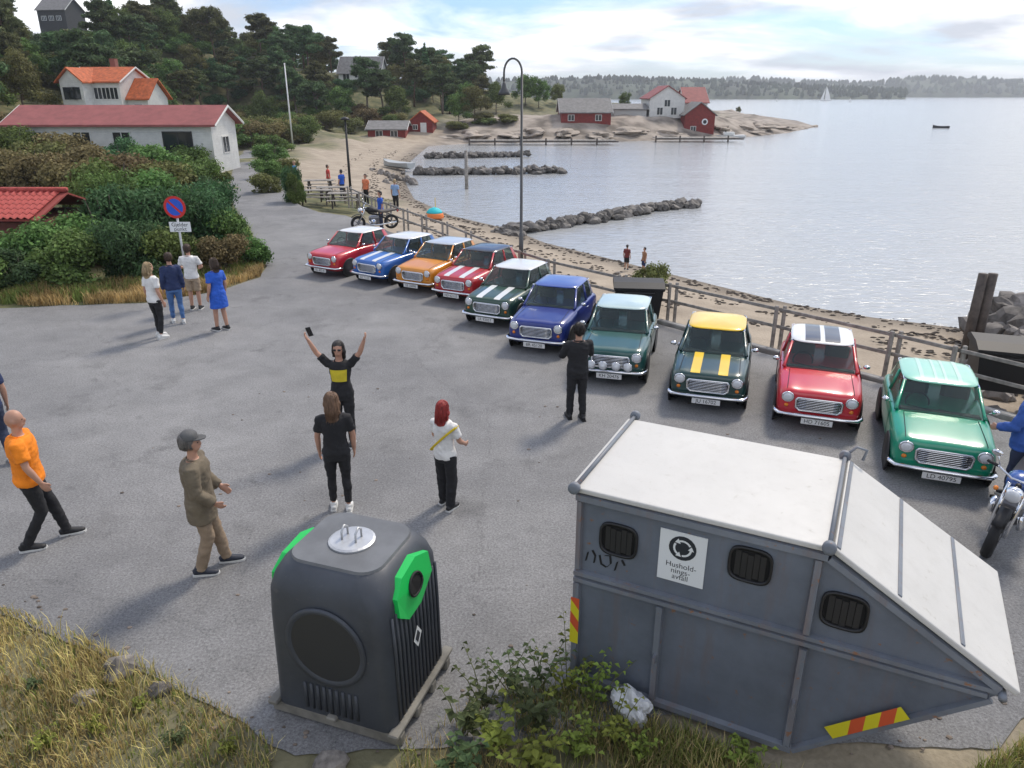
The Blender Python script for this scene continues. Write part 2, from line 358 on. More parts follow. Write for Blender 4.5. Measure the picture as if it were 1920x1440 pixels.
lot_px = [(-500, 600), (-200, 586), (0, 578), (120, 573), (270, 568), (400, 548), (486, 520), (500, 500), (468, 455), (445, 405), (432, 365), (432, 335), (440, 305), (456, 284), (478, 268), (502, 267), (510, 280), (524, 310), (540, 350), (562, 385), (600, 398), (648, 404)]
lot = [g(x, y) for x, y in lot_px]; lot = [(p.x, p.y) for p in lot]
for p in FENCE[2:]: lot.append((p.x - .42, p.y - .38))
lot += [(14, 7.6), (9.5, 6.6), (6.4, 5.9), (5.2, 5.45), (4.2, 4.9), (3.0, 5.0), (1.2, 5.3), (0.3, 5.0), (-1.9, 4.85), (-2.9, 5.4), (-4.2, 6.05), (-5.7, 6.75), (-9, 8.2), (-16, 9.0)]
rag = []; rg = random.Random(5)
for (x0, y0), (x1, y1) in zip(lot, lot[1:] + lot[:1]):
    L_ = math.hypot(x1 - x0, y1 - y0); n = max(1, min(60, int(L_ / (.12 if min(y0, y1) < 9 else .5)))); nx, ny = -(y1 - y0) / L_, (x1 - x0) / L_
    for i in range(n):
        a = i / n; j = .09 * noise.noise(Vector(((x0 + (x1 - x0) * a) * 2.2, (y0 + (y1 - y0) * a) * 2.2, 1))) + rg.uniform(-.018, .018); rag.append((x0 + (x1 - x0) * a + nx * j, y0 + (y1 - y0) * a + ny * j))
lot = rag
bm = bmesh.new(); fc = bm.faces.new([bm.verts.new((x, y, 0.0)) for x, y in lot]); bmesh.ops.triangulate(bm, faces=[fc]); bmesh.ops.recalc_face_normals(bm, faces=bm.faces)
if bm.faces[:][0].normal.z < 0: bmesh.ops.reverse_faces(bm, faces=bm.faces[:])
me = bpy.data.meshes.new('car_park'); bm.to_mesh(me); bm.free()
tag(link('car_park', me, ASPH), 'grey asphalt car park', kind='structure')
# raised edge of concrete kerb pieces at the beach side is hidden by the cars: low kerb run under the fence
kb = MB()
for a, b in zip(FENCE[2:-1], FENCE[3:]):
    d = (b - a); L_ = d.length; rz = math.atan2(d.y, d.x); c = (a + b) / 2; n = Vector((-d.y, d.x)).normalized()
    kb.box((c.x - .3, c.y - .28, -.02), (L_ + .05, .16, .2), rz, .02)
tag(kb.obj('kerb', M('concrete', (.34, .33, .31), .9, var=.2, bump=.3)), 'low concrete kerb', kind='structure')
# sea
def sea_mat():
    m = bpy.data.materials.new('sea_water'); m.use_nodes = True; t = m.node_tree; N = t.nodes; L = t.links; p = N['Principled BSDF']
    p.inputs['Base Color'].default_value = (.41, .42, .418, 1); p.inputs['Roughness'].default_value = .13; p.inputs['IOR'].default_value = 1.33
    geo = N.new('ShaderNodeNewGeometry'); mp = N.new('ShaderNodeMapping'); mp.inputs['Rotation'].default_value = (0, 0, .35); mp.inputs['Scale'].default_value = (.55, 1.5, 1); L.new(geo.outputs['Position'], mp.inputs[0])
    a = N.new('ShaderNodeTexNoise'); a.inputs['Scale'].default_value = 2.3; a.inputs['Detail'].default_value = 5; a.inputs['Distortion'].default_value = .6; L.new(mp.outputs[0], a.inputs['Vector'])
    b = N.new('ShaderNodeTexNoise'); b.inputs['Scale'].default_value = .12; b.inputs['Detail'].default_value = 4; L.new(mp.outputs[0], b.inputs['Vector'])
    ad = N.new('ShaderNodeMath'); ad.operation = 'MULTIPLY_ADD'; ad.inputs[1].default_value = 1.6; L.new(b.outputs['Fac'], ad.inputs[0]); L.new(a.outputs['Fac'], ad.inputs[2])
    bp = N.new('ShaderNodeBump'); bp.inputs['Strength'].default_value = .75; bp.inputs['Distance'].default_value = .10; L.new(ad.outputs[0], bp.inputs['Height']); L.new(bp.outputs[0], p.inputs['Normal'])
    return m
me = bpy.data.meshes.new('sea'); me.from_pydata([(-4000, -60, SEA_Z), (9000, -60, SEA_Z), (9000, 9000, SEA_Z), (-4000, 9000, SEA_Z)], [], [(0, 1, 2, 3)])
tag(link('sea', me, sea_mat()), 'calm silvery sea', kind='structure')

# far wooded shore across the water
def far_ridge(name, pts, dist, seed, mat, jag):
    """pts: photo (X, Y of crest) ; a long low hill with its own depth"""
    r = random.Random(seed); X = np.linspace(pts[0][0], pts[-1][0], 420); Yc = np.interp(X, [p[0] for p in pts], [p[1] for p in pts])
    rows = []
    for k, (dd, f) in enumerate([(0, 0.0), (12, .22), (60, .62), (130, 1.0), (260, .75), (420, 0)]):
        row = []
        for x, y in zip(X, Yc):
            top = at(x, y, dist + 130); b = at(x, y, dist + dd); zt = max(top.z, .5)
            n = noise.fractal(Vector((x * .02, k * 3.1, seed)), 1, 2, 5)
            row.append((b.x, b.y, SEA_Z - .5 + (zt - SEA_Z + .5) * f * (1 + .22 * n * (f > 0))))
        rows.append(row)
    mb = MB(); n = len(X); vs = [p for r_ in rows for p in r_]; fs = [(i * n + j, i * n + j + 1, (i + 1) * n + j + 1, (i + 1) * n + j) for i in range(len(rows) - 1) for j in range(n - 1)]
    mb.add(vs, fs); o = mb.obj(name, mat, smooth=True); tag(o, 'low wooded hills across the water', kind='structure')
    tb = MB()
    for i in range(jag):
        x = r.uniform(X[0], X[-1]); y = np.interp(x, X, Yc); f = r.choice([.3, .55, .8, 1, 1, 1]); dd = {.3: 20, .55: 50, .8: 90, 1: 130}[f]
        b = at(x, y, dist + dd + r.uniform(-14, 14)); zt = SEA_Z + (max(at(x, y, dist + 130).z, .5) - SEA_Z) * f * .93; h = r.uniform(4, 9) * dist / 1200; w = h * r.uniform(.28, .6)
        q = 5; tb.rings([[(b.x + w * k * math.cos(2 * PI * j / q + i), b.y + w * k * math.sin(2 * PI * j / q + i), zt + hh * h) for j in range(q)] for k, hh in ((.7, -.3), (1, .15), (.75, .6), (.12, 1))])
    tag(tb.obj(name.replace('shore', 'forest'), mat), 'distant trees covering the far shore', kind='stuff'); return o
FARM = M('far_forest', (.045, .062, .035), .95, var=.5, vscale=.02, bump=.5, bscale=.1)
far_ridge('far_shore', [(1330, 153), (1420, 149), (1500, 156), (1580, 158), (1640, 157), (1700, 149), (1770, 147), (1840, 150), (1900, 155), (1960, 153), (2100, 150), (2400, 158)], 1900, 3, FARM, 1100)
far_ridge('far_shore', [(700, 160), (860, 154), (980, 150), (1060, 148), (1120, 146), (1200, 149), (1300, 152), (1420, 158), (1560, 166), (1700, 172)], 1150, 5, FARM, 1100)
# ------------------------------------------------------------------ classic small cars
CHROME = M('chrome', (.75, .76, .78), .12, 1.0)
BLACK = M('black_rubber', (.012, .012, .013), .75, bump=.1)
DARK = M('black_trim', (.015, .015, .016), .5)
LENS = M('lamp_lens', (.62, .64, .66), .05, 0, coat=1.0, spec=.8)
AMBER = M('amber_lens', (.75, .22, .02), .2)
CARGLASS = glass_mat('car_glass', (.07, .085, .088), .74)
PLATE = M('plate_white', (.72, .72, .70), .5)
INK = M('ink_black', (.01, .01, .012), .6)
SEAT = M('seat_vinyl', (.10, .085, .075), .6)
RIM = M('wheel_silver', (.42, .43, .44), .32, .8)
ST = [  # y, half width, z bottom, z shoulder, z top, fender lift
    (.000, .560, .330, .640, .690, .02), (.035, .635, .250, .690, .755, .03), (.12, .672, .200, .735, .790, .03), (.30, .688, .185, .765, .815, .025),
    (.60, .696, .180, .800, .850, .01), (.95, .702, .180, .845, .888, .0), (1.40, .705, .180, .855, .885, 0), (2.0, .705, .180, .855, .885, 0),
    (2.50, .700, .185, .845, .878, 0), (2.78, .682, .200, .820, .860, 0), (2.95, .650, .240, .770, .800, 0), (3.03, .570, .330, .640, .680, 0)]
def car_x(y, z):
    """outer half width of the body at (y, z)"""
    w = np.interp(y, [s[0] for s in ST], [s[1] for s in ST]); zs = np.interp(y, [s[0] for s in ST], [s[3] for s in ST])
    return w * float(np.interp(z, [.18, .30, .45, zs - .1, zs, zs + .05], [.88, .975, 1.0, 1.0, .955, .85]))
def car_top(y, x):
    r = [np.interp(y, [s[0] for s in ST], [s[k] for s in ST]) for k in (1, 3, 4, 5)]; u = abs(x) / r[0]
    return float(np.interp(u, [0, .45, .74, .90, 1], [r[2], r[2] - .006, r[2] - .022 + r[3], r[1] + .005 + r[3] * .5, r[1] - .1]))
def mesh_body():
    mb = MB(); rs = []
    for y, w, zb, zs, zt, fl in ST:
        half = [(0, zt), (.30 * w, zt - .002), (.52 * w, zt - .010), (.74 * w, zt - .022 + fl), (.90 * w, zs + .005 + fl * .5), (.975 * w, zs - .04), (w, zs - .13), (w, .44), (.975 * w, max(.30, zb + .04)), (.88 * w, zb), (.5 * w, zb - .005)]
        rs.append([(x, y, z) for x, z in half] + [(-x, y, z) for x, z in reversed(half[1:])])
    mb.rings(rs); me = mb.mesh('body', True); o = link('tmp', me); md = o.modifiers.new('s', 'SUBSURF'); md.levels = 2
    me = realize(o); bpy.data.objects.remove(o); return me
def panel(c, n=(6, 5), bulge=(0, 0, 0), t=.006):
    """thin bent sheet between 4 corners c00,c10,c11,c01"""
    a, b, c_, d = [Vector(p) for p in c]; mb = MB(); nu, nv = n; bl = Vector(bulge)
    nrm = (b - a).cross(d - a).normalized() * t
    for side in (0, 1):
        vs = []
        for j in range(nv + 1):
            for i in range(nu + 1):
                u, v = i / nu, j / nv; p = (a * (1 - u) + b * u) * (1 - v) + (d * (1 - u) + c_ * u) * v + bl * (1 - (2 * u - 1) ** 2)
                vs.append(p - nrm * side)
        fs = [(j * (nu + 1) + i, j * (nu + 1) + i + 1, (j + 1) * (nu + 1) + i + 1, (j + 1) * (nu + 1) + i) for j in range(nv) for i in range(nu)]
        mb.add(vs, fs)
    return mb
def mesh_roof():
    mb = MB(); rs = []; q = 40
    def sup(a, hx, hy, e=.42):
        c, s_ = math.cos(a), math.sin(a); return (hx * math.copysign(abs(c) ** e, c), 1.955 + hy * math.copysign(abs(s_) ** e, s_))
    for k, z in ((1.0, 1.262), (1.03, 1.272), (1.02, 1.284), (.94, 1.300), (.80, 1.317), (.6, 1.329), (.35, 1.337), (.1, 1.340)):
        rs.append([(*[(p[0] * 1), p[1]], z) for p in [sup(2 * PI * j / q, .535 * k, .60 * k) for j in range(q)]])
    mb.rings(rs); return mb.mesh('roof', True)
def strip(x0, x1, y0, y1, off=.006, n=14):
    mb = MB(); vs = []
    for i in range(n + 1):
        y = y0 + (y1 - y0) * i / n
        for j in range(5):
            x = x0 + (x1 - x0) * j / 4; vs.append((x, y, car_top(y, x) + off - .002 * (1 - i / n)))
    fs = [(i * 5 + j, i * 5 + j + 1, (i + 1) * 5 + j + 1, (i + 1) * 5 + j) for i in range(n) for j in range(4)]
    return mb.add(vs, fs).mesh('bonnet_stripe', True)
CM = {}
def car_meshes():
    CM['body'] = mesh_body(); CM['roof'] = mesh_roof()
    mb = panel([(-.585, .965, .885), (.585, .965, .885), (.495, 1.375, 1.265), (-.495, 1.375, 1.265)], (10, 4), (0, -.055, 0)); CM['windscreen'] = mb.mesh('windscreen', True)
    CM['rear_window'] = panel([(.56, 2.74, .875), (-.56, 2.74, .875), (-.48, 2.52, 1.265), (.48, 2.52, 1.265)], (8, 4), (0, .04, 0)).mesh('rear_window', True)
    for s in (-1, 1):
        k = 'R' if s > 0 else 'L'
        CM['side_f' + k] = panel([(s * .632, 1.12, .88), (s * .636, 1.86, .88), (s * .545, 1.86, 1.262), (s * .54, 1.46, 1.262)]).mesh('side_window', True)
        CM['side_r' + k] = panel([(s * .636, 1.92, .88), (s * .622, 2.50, .876), (s * .535, 2.36, 1.262), (s * .545, 1.92, 1.262)]).mesh('side_window', True)
        CM['pilA' + k] = MB().tube([(s * .612, .97, .872), (s * .60, 1.05, .91), (s * .515, 1.40, 1.262)], [.036, .030, .026], 6).mesh('front_pillar', True)
        CM['pilB' + k] = MB().tube([(s * .638, 1.89, .86), (s * .548, 1.89, 1.265)], [.034, .028], 6).mesh('centre_pillar', True)
        mb = MB(); mb.add([(s * .628, 2.46, .865), (s * .60, 2.70, .86), (s * .548, 2.76, .86), (s * .47, 2.54, 1.268), (s * .515, 2.46, 1.268), (s * .54, 2.33, 1.268)], [(0, 1, 4, 5), (1, 2, 3, 4)])
        CM['pilC' + k] = mb.mesh('rear_pillar', True)
        # door
        mb = MB(); ny, nz = 8, 8; vs = [(s * (car_x(1.0 + .86 * i / ny, .27 + .56 * j / nz) + .004), 1.0 + .86 * i / ny, .27 + .56 * j / nz) for j in range(nz + 1) for i in range(ny + 1)]
        mb.add(vs, [(j * (ny + 1) + i, j * (ny + 1) + i + 1, (j + 1) * (ny + 1) + i + 1, (j + 1) * (ny + 1) + i) for j in range(nz) for i in range(ny)]); CM['door' + k] = mb.mesh('door', True)
        mb = MB(); mb.box((s * .716, 1.76, .74), (.025, .12, .025), 0, .008); CM['handle' + k] = mb.mesh('handle')
        mb = MB(); mb.tube([(s * .66, 1.17, .90), (s * .745, 1.15, .945)], .009, 6); mb.ell((s * .765, 1.145, .96), (.06, .035, .045)); CM['mirror' + k] = mb.mesh('mirror', True)
        CM['arch' + k] = MB().lathe([(.0, .0), (.318, .0), (.335, s * .012), (.345, s * .03), (.325, s * .04), (.0, s * .02)], 28, (s * .672, 0, .27), 'X').mesh('wheel_arch', True)  # black disc paints in the shade of the wheel well, inside a flare rim
        mb = MB(); mb.lathe([(.0, .0), (.082, .0), (.098, -.012), (.104, -.03), (.09, -.045), (.078, -.035), (.0, -.035)], 24, (s * .505, .028, .640), 'Y'); CM['bezel' + k] = mb.mesh('bezel', True)
        mb = MB(); mb.ell((s * .505, -.008, .640), (.080, .030, .080), 20, 10); CM['headlight' + k] = mb.mesh('headlight', True)
        mb = MB(); mb.ell((s * .515, .004, .475), (.036, .028, .036), 12, 8); CM['indicator' + k] = mb.mesh('indicator', True)
        mb = MB(); mb.tube([(s * .52, 3.02, .62), (s * .52, 3.04, .50)], .05, 8); CM['tail' + k] = mb.mesh('tail_light', True)
    mb = MB(); mb.lathe([(.150, -.075), (.225, -.085), (.252, -.06), (.256, 0), (.252, .06), (.225, .085), (.150, .075)], 28, (0, 0, 0), 'X', False); CM['tyre'] = mb.mesh('tyre', True)
    mb = MB(); mb.lathe([(.0, .035), (.045, .04), (.06, .025), (.125, .02), (.140, .06), (.160, .078), (.160, -.07), (.0, -.07)], 24, (0, 0, 0), 'X')
    for k in range(8):
        a = 2 * PI * k / 8; mb.box((.035, .10 * math.cos(a), .10 * math.sin(a)), (.02, .022, .022))
    CM['rim'] = mb.mesh('rim', True)
    # moustache grille: chrome surround, slats
    out = [(-.37, .60), (-.33, .645), (.33, .645), (.37, .60), (.36, .46), (.30, .40), (-.30, .40), (-.36, .46)]
    mb = MB(); mb.rings([[(x, -.008, z) for x, z in out], [(x * .98, -.002, .52 + (z - .52) * .97) for x, z in out]]); CM['grille'] = mb.mesh('grille')
    mb = MB(); P3 = [(x, -.014, z) for x, z in out]; mb.rings([[(p[0] + .016 * math.cos(a) * (p[0] / .37), p[1] + .012 * math.sin(a), p[2] + .016 * math.cos(a) * ((p[2] - .52) / .12)) for a in [2 * PI * j / 8 for j in range(8)]] for p in P3], False, True); CM['surround'] = mb.mesh('grille_surround', True)
    mb = MB(); mb.tube([(-.345, 0, 0), (-.2, -.012, 0), (.2, -.012, 0), (.345, 0, 0)], .009, 5); CM['slat'] = mb.mesh('slat', True)
    mb = MB(); mb.tube([(-.685, .16, .345), (-.68, .02, .345), (-.62, -.075, .345), (-.35, -.105, .345), (.35, -.105, .345), (.62, -.075, .345), (.68, .02, .345), (.685, .16, .345)], [(.03, .042)] * 8, 10, up=(0, 0, 1)); CM['bumper'] = mb.mesh('bumper', True)
    for s in (-.28, .28): pass
    mb = MB(); mb.box((0, -.115, .245), (.50, .012, .112), 0, .004); CM['plate'] = mb.mesh('number_plate')
    mb = MB(); mb.box((0, 1.62, .66), (.44, .46, .20), 0, .05); mb.box((0, 1.86, .86), (.42, .14, .52), 0, .05); CM['seat'] = mb.mesh('front_seat')
    mb = MB(); mb.box((0, 2.45, .66), (1.1, .5, .25), 0, .06); mb.box((0, 2.62, .84), (1.1, .14, .36), 0, .05); CM['bench'] = mb.mesh('rear_seat')
    mb = MB(); mb.box((0, 1.06, .83), (1.14, .16, .12), 0, .03); CM['dash'] = mb.mesh('dashboard')
    mb = MB(); mb.tube([(-.30 + .17 * math.cos(a), 1.27 + .06 * math.sin(a), .92 + .16 * math.sin(a)) for a in [2 * PI * j / 16 for j in range(17)]], .013, 6); CM['steer'] = mb.mesh('steering_wheel', True)
    CM['wiperL'] = MB().tube([(-.12, .985, .905), (-.46, 1.03, .955)], .008, 4).mesh('wiper'); CM['wiperR'] = MB().tube([(.30, .985, .905), (-.04, 1.005, .945)], .008, 4).mesh('wiper')
    mb = MB()
    vs = []; ny = 10
    for sgn in (-1, 1): CM['seam%d' % sgn] = MB().tube([(sgn * .53, .10, car_top(.10, .53) + .004)] + [(sgn * (.53 - .02 * i / ny), .10 + .80 * i / ny, car_top(.10 + .80 * i / ny, .53 - .02 * i / ny) + .001) for i in range(1, ny + 1)], .005, 4).mesh('bonnet_seam')
    mb.tube([(x, .915 + .02 * (abs(x) / .5), car_top(.92, x) + .002) for x in np.linspace(-.51, .51, 9)], .005, 4)
    CM['seam'] = mb.mesh('bonnet_seam')
    CM['stripeL'] = strip(-.33, -.16, .06, .93); CM['stripeR'] = strip(.16, .33, .06, .93)
    mb = MB(); mb.lathe([(.0, .07), (.05, .06), (.085, .0), (.092, -.03), (.08, -.035), (.0, -.03)], 18, (0, 0, 0), 'Y'); CM['spot'] = mb.mesh('spot_lamp', True)
    for s in (-1, 1): CM['gutter%d' % s] = MB().tube([(s * .50, 1.37, 1.275), (s * .53, 1.42, 1.27), (s * .535, 2.48, 1.27), (s * .49, 2.53, 1.27)], .010, 5).mesh('gutter')
    rs_ = []
    CM['roofstripe'] = None
car_meshes()
def paint(name, col, metal=.0): return M(name, col, .28, metal, var=.05, vscale=2, coat=.6)
ROOFWHITE = paint('paint_white', (.74, .74, .72))
def roof_strip(x0, x1):
    mb = MB(); n = 12; vs = []
    for i in range(n + 1):
        y = 1.40 + 1.11 * i / n
        for x in (x0, (x0 + x1) / 2, x1):
            k = max((abs(x) / .535) ** 4.7, 0) ; k2 = (abs(y - 1.955) / .60) ** 4.7; r = (k + k2) ** (1 / 4.7)
            vs.append((x, y, float(np.interp(r, [.1, .35, .6, .8, .94, 1.02], [1.340, 1.337, 1.329, 1.317, 1.300, 1.284])) + .005))
    mb.add(vs, [(i * 3 + j, i * 3 + j + 1, (i + 1) * 3 + j + 1, (i + 1) * 3 + j) for i in range(n) for j in range(2)]); return mb.mesh('roof_stripe', True)
def make_car(label, front_px, heading, body, roof, plate, stripes=None, spots=0, roofstripe=None, bumper=CHROME, scale=1.0, rimmat=RIM, back=0.0, low=.95):
    p = g(*front_px); h = math.radians(heading)
    t = thing('small_car', label, 'car', (p.x + back * math.sin(h), p.y + back * math.cos(h), .0), -h, 'small classic cars parked in a row along the beach fence')
    t.scale = (scale, scale, scale * low)
    b = link('body', CM['body'], body, t)
    link('roof', CM['roof'], roof, t); link('gutter', CM['gutter1'], CHROME, t); link('gutter', CM['gutter-1'], CHROME, t)
    link('windscreen', CM['windscreen'], CARGLASS, t); link('rear_window', CM['rear_window'], CARGLASS, t)
    link('wiper', CM['wiperL'], DARK, t); link('wiper', CM['wiperR'], DARK, t); [link('bonnet_seam', CM[k_], DARK, b) for k_ in ('seam', 'seam1', 'seam-1')]
    for k in 'LR':
        link('side_window', CM['side_f' + k], CARGLASS, t); link('side_window', CM['side_r' + k], CARGLASS, t)
        link('front_pillar', CM['pilA' + k], body, t); link('centre_pillar', CM['pilB' + k], body, t); link('rear_pillar', CM['pilC' + k], body, t); d = link('door', CM['door' + k], body, t); link('handle', CM['handle' + k], CHROME, d)
        link('mirror', CM['mirror' + k], CHROME, t); [setattr(link('wheel_arch', CM['arch' + k], DARK, t), 'location', (0, yc, 0)) for yc in (.52, 2.52)]
        hl = link('headlight', CM['headlight' + k], LENS, t); link('bezel', CM['bezel' + k], CHROME, hl)
        link('indicator', CM['indicator' + k], AMBER, t); link('tail_light', CM['tail' + k], M('red_lens', (.4, .01, .01), .2), t)
        s = 1 if k == 'R' else -1
        for y in (.52, 2.52):
            w = thing_part('wheel', t); w.location = (s * .615, y, .256); w.rotation_euler = (0, 0, 0 if s > 0 else PI)
            link('tyre', CM['tyre'], BLACK, w); link('rim', CM['rim'], rimmat, w)
    gr = link('grille', CM['grille'], DARK, t); link('grille_surround', CM['surround'], CHROME, gr)
    for i in range(7):
        s_ = link('slat', CM['slat'], CHROME, gr); s_.location = (0, -.012, .43 + .032 * i)
    link('bumper', bumper and CM['bumper'], bumper, t)
    pl = link('number_plate', CM['plate'], PLATE, t)
    put_text('plate_text', plate, .105, INK, pl, Matrix.Translation((0, -.1225, .245)) @ Matrix.Rotation(PI / 2, 4, 'X') @ Matrix.Diagonal((.92, 1, 1, 1)))
    link('rear_seat', CM['bench'], SEAT, t); link('dashboard', CM['dash'], SEAT, t)
    for x in (-.3, .3): link('front_seat', CM['seat'], SEAT, t).location = (x, 0, 0)
    link('steering_wheel', CM['steer'], DARK, t)
    if stripes:
        link('bonnet_stripe', CM['stripeL'], stripes, t); link('bonnet_stripe', CM['stripeR'], stripes, t)
    if roofstripe:
        for a, c in roofstripe[1]:
            link('roof_stripe', roof_strip(a, c), roofstripe[0], t)
    for i in range(spots):
        x = (-.30, .30) if spots == 2 else (-.36, -.13, .13, .36); o = link('spot_lamp', CM['spot'], CHROME, t); o.location = (x[i], -.105, .475); 
        l = MB().lathe([(.0, -.036), (.078, -.036), (.06, -.045), (.0, -.05)], 18, (0, 0, 0), 'Y').obj('lens', LENS, o, True)
    return t
def thing_part(name, parent):
    o = bpy.data.objects.new(name, None); COL.objects.link(o); o.parent = parent; o.empty_display_size = .1; return o
RED = paint('paint_red', (.50, .022, .03)); RED2 = paint('paint_bright_red', (.56, .02, .035)); BLUE = paint('paint_blue', (.02, .13, .46)); ORNG = paint('paint_orange', (.72, .27, .02))
BRG = paint('paint_dark_green', (.018, .060, .038)); RBLUE = paint('paint_deep_blue', (.018, .035, .21)); TEAL = paint('paint_teal_green', (.018, .085, .075)); GRN2 = paint('paint_green_black', (.014, .05, .045)); EMER = paint('paint_emerald', (.0, .27, .15))
YEL = paint('paint_yellow', (.86, .56, .02)); LGREY_SKY = paint('paint_grey_sky_reflection', (.48, .53, .58)); DROOF = paint('paint_black', (.02, .021, .023)); PALEG = paint('paint_mint_roof', (.30, .62, .47)); PTEAL = paint('paint_pale_teal', (.46, .58, .56)); RBLUE_SKY = paint('paint_deep_blue_sky_reflection', (.05, .10, .36))
make_car('red car with plain white roof, farthest along the row from the waste containers', (606, 519), 30, RED2, ROOFWHITE, 'DL 40218')
make_car('mid blue car with white roof and white bonnet stripes beside the orange car', (690, 533), 34, BLUE, ROOFWHITE, 'ZX 71132', ROOFWHITE)
make_car('orange car with light grey roof tinted by painted sky reflection', (775, 549), 29, ORNG, LGREY_SKY, 'UE 35098')  # bluish cast of the roof is sky reflection put into the paint
make_car('red car with black roof and two white bonnet stripes', (850, 568), 28, RED, DROOF, 'HD 62110', ROOFWHITE)
make_car('dark green car with white roof and white bonnet stripes', (913, 614), 26, BRG, ROOFWHITE, 'LR 92057', ROOFWHITE)
make_car('deep blue car with blue roof lightened by painted sky reflection, no stripes', (1004, 663), 20, RBLUE, RBLUE_SKY, 'BR 45120')  # roof is the body blue made lighter to paint in sky reflection
make_car('teal green car with paler roof and four spot lamps behind the person all in black', (1142, 722), 15, TEAL, PTEAL, 'KH 20476', None, 4)
make_car('dark green car with yellow roof and yellow bonnet stripes', (1322, 770), 18, GRN2, YEL, 'JU 16702', YEL, low=.91)
make_car('red car with white roof carrying broad black stripes', (1527, 810), 20, RED2, ROOFWHITE, 'HD 71605', None, 0, (DROOF, [(-.30, -.04), (.04, .30)]), low=.92)
make_car('emerald green car with mint roof at the near end of the row', (1757, 914), 22, EMER, PALEG, 'LD 40795', None, 0, (paint('paint_mint_light', (.46, .70, .58)), [(-.30, -.24), (-.09, -.05), (.05, .09), (.24, .30)]), low=.90)

def weathered(name, col, stain, amount=.5, mott=.2):
    """painted surface with run-down streaks, scuffs and grime of its own"""
    m = bpy.data.materials.new(name); m.use_nodes = True; t = m.node_tree; N = t.nodes; L = t.links; p = N['Principled BSDF']; tcn = N.new('ShaderNodeTexCoord')
    def nz(scale, sv=(1, 1, 1), d=6):
        mp = N.new('ShaderNodeMapping'); mp.inputs['Scale'].default_value = sv; L.new(tcn.outputs['Object'], mp.inputs[0]); n = N.new('ShaderNodeTexNoise'); n.inputs['Scale'].default_value = scale; n.inputs['Detail'].default_value = d; n.inputs['Roughness'].default_value = .65; L.new(mp.outputs[0], n.inputs['Vector']); return n.outputs['Fac']
    a, b, c = nz(1.3), nz(7, (1, 1, .10)), nz(11, (1, 1, 1), 8)
    r1 = N.new('ShaderNodeValToRGB'); r1.color_ramp.elements[0].position = .35; r1.color_ramp.elements[1].position = .66; r1.color_ramp.elements[0].color = (*[x * (1 - mott) for x in col], 1); r1.color_ramp.elements[1].color = (*[min(1, x * (1 + mott * .8)) for x in col], 1); L.new(a, r1.inputs[0])
    def mask(s_, lo, hi, k):
        q = N.new('ShaderNodeMapRange'); q.inputs['From Min'].default_value = lo; q.inputs['From Max'].default_value = hi; q.inputs['To Max'].default_value = k; L.new(s_, q.inputs['Value']); return q.outputs[0]
    m1 = N.new('ShaderNodeMixRGB'); L.new(mask(b, .52, .72, amount), m1.inputs[0]); L.new(r1.outputs[0], m1.inputs[1]); m1.inputs[2].default_value = (*[x * .6 + y * .3 for x, y in zip(col, stain)], 1)
    m2 = N.new('ShaderNodeMixRGB'); L.new(mask(c, .62, .70, amount * 1.5), m2.inputs[0]); L.new(m1.outputs[0], m2.inputs[1]); m2.inputs[2].default_value = (*stain, 1)
    L.new(m2.outputs[0], p.inputs['Base Color']); rr_ = N.new('ShaderNodeMapRange'); rr_.inputs['To Min'].default_value = .35; rr_.inputs['To Max'].default_value = .7; L.new(c, rr_.inputs['Value']); L.new(rr_.outputs[0], p.inputs['Roughness'])
    bp = N.new('ShaderNodeBump'); bp.inputs['Strength'].default_value = .25; bp.inputs['Distance'].default_value = .03; L.new(a, bp.inputs['Height']); L.new(bp.outputs[0], p.inputs['Normal']); MATS[name] = m; return m
# ------------------------------------------------------------------ long waste container with wedge end and pale lids
p0 = g(1218, 1324); p1 = g(1484, 1418); cd_ = (p1 - p0).normalized(); crz = math.atan2(cd_.y, cd_.x)
CT = thing('waste_container', 'long grey waste container with pale lids and a wedge-shaped end', 'container', (p0.x, p0.y, 0), crz)
STEEL = weathered('container_grey', (.128, .148, .180), (.22, .115, .06), .7)
STEEL2 = weathered('container_frame_grey', (.17, .188, .215), (.26, .13, .07), .95)
LIDM = weathered('container_lid_pale', (.54, .53, .50), (.34, .32, .27), .3, .05)
prof = [(-.80, .06), (1.26, .06), (2.56, 1.24), (2.60, 1.30), (2.56, 1.36), (1.28, 2.12), (-.80, 2.12)]
DEP = 1.52
mb = MB(); mb.rings([[(u, 0, z) for u, z in prof], [(u, DEP, z) for u, z in prof]]); body = mb.obj('shell', STEEL, CT)
# ribs and rails standing proud of the long face
def bar(name, a, b, w, d, mat, par, y=0.0):
    a, b = Vector((a[0], 0, a[1])), Vector((b[0], 0, b[1])); v = b - a; n = Vector((-v.z, 0, v.x)).normalized() * (w / 2)
    m_ = MB(); c = .3
    m_.rings([[a + n + Vector((0, y - .001, 0)), a + n * .7 + Vector((0, y - d, 0)), a - n * .7 + Vector((0, y - d, 0)), a - n + Vector((0, y - .001, 0))], [b + n + Vector((0, y - .001, 0)), b + n * .7 + Vector((0, y - d, 0)), b - n * .7 + Vector((0, y - d, 0)), b - n + Vector((0, y - .001, 0))]])
    return m_.obj(name, mat, par)
for a, b in (((-.80, 1.285), (2.585, 1.305)), ((-.80, 1.215), (2.50, 1.245))): bar('rail', a, b, .055, .05, STEEL2, CT)
bar('top_rail', (-.80, 2.085), (1.28, 2.085), .08, .06, STEEL2, CT)
bar('slope_rail', (1.29, 2.075), (2.56, 1.335), .07, .06, STEEL2, CT)
bar('sill', (-.80, .10), (1.26, .10), .08, .05, STEEL2, CT); bar('slope_sill', (1.27, .10), (2.53, 1.215), .06, .05, STEEL2, CT)
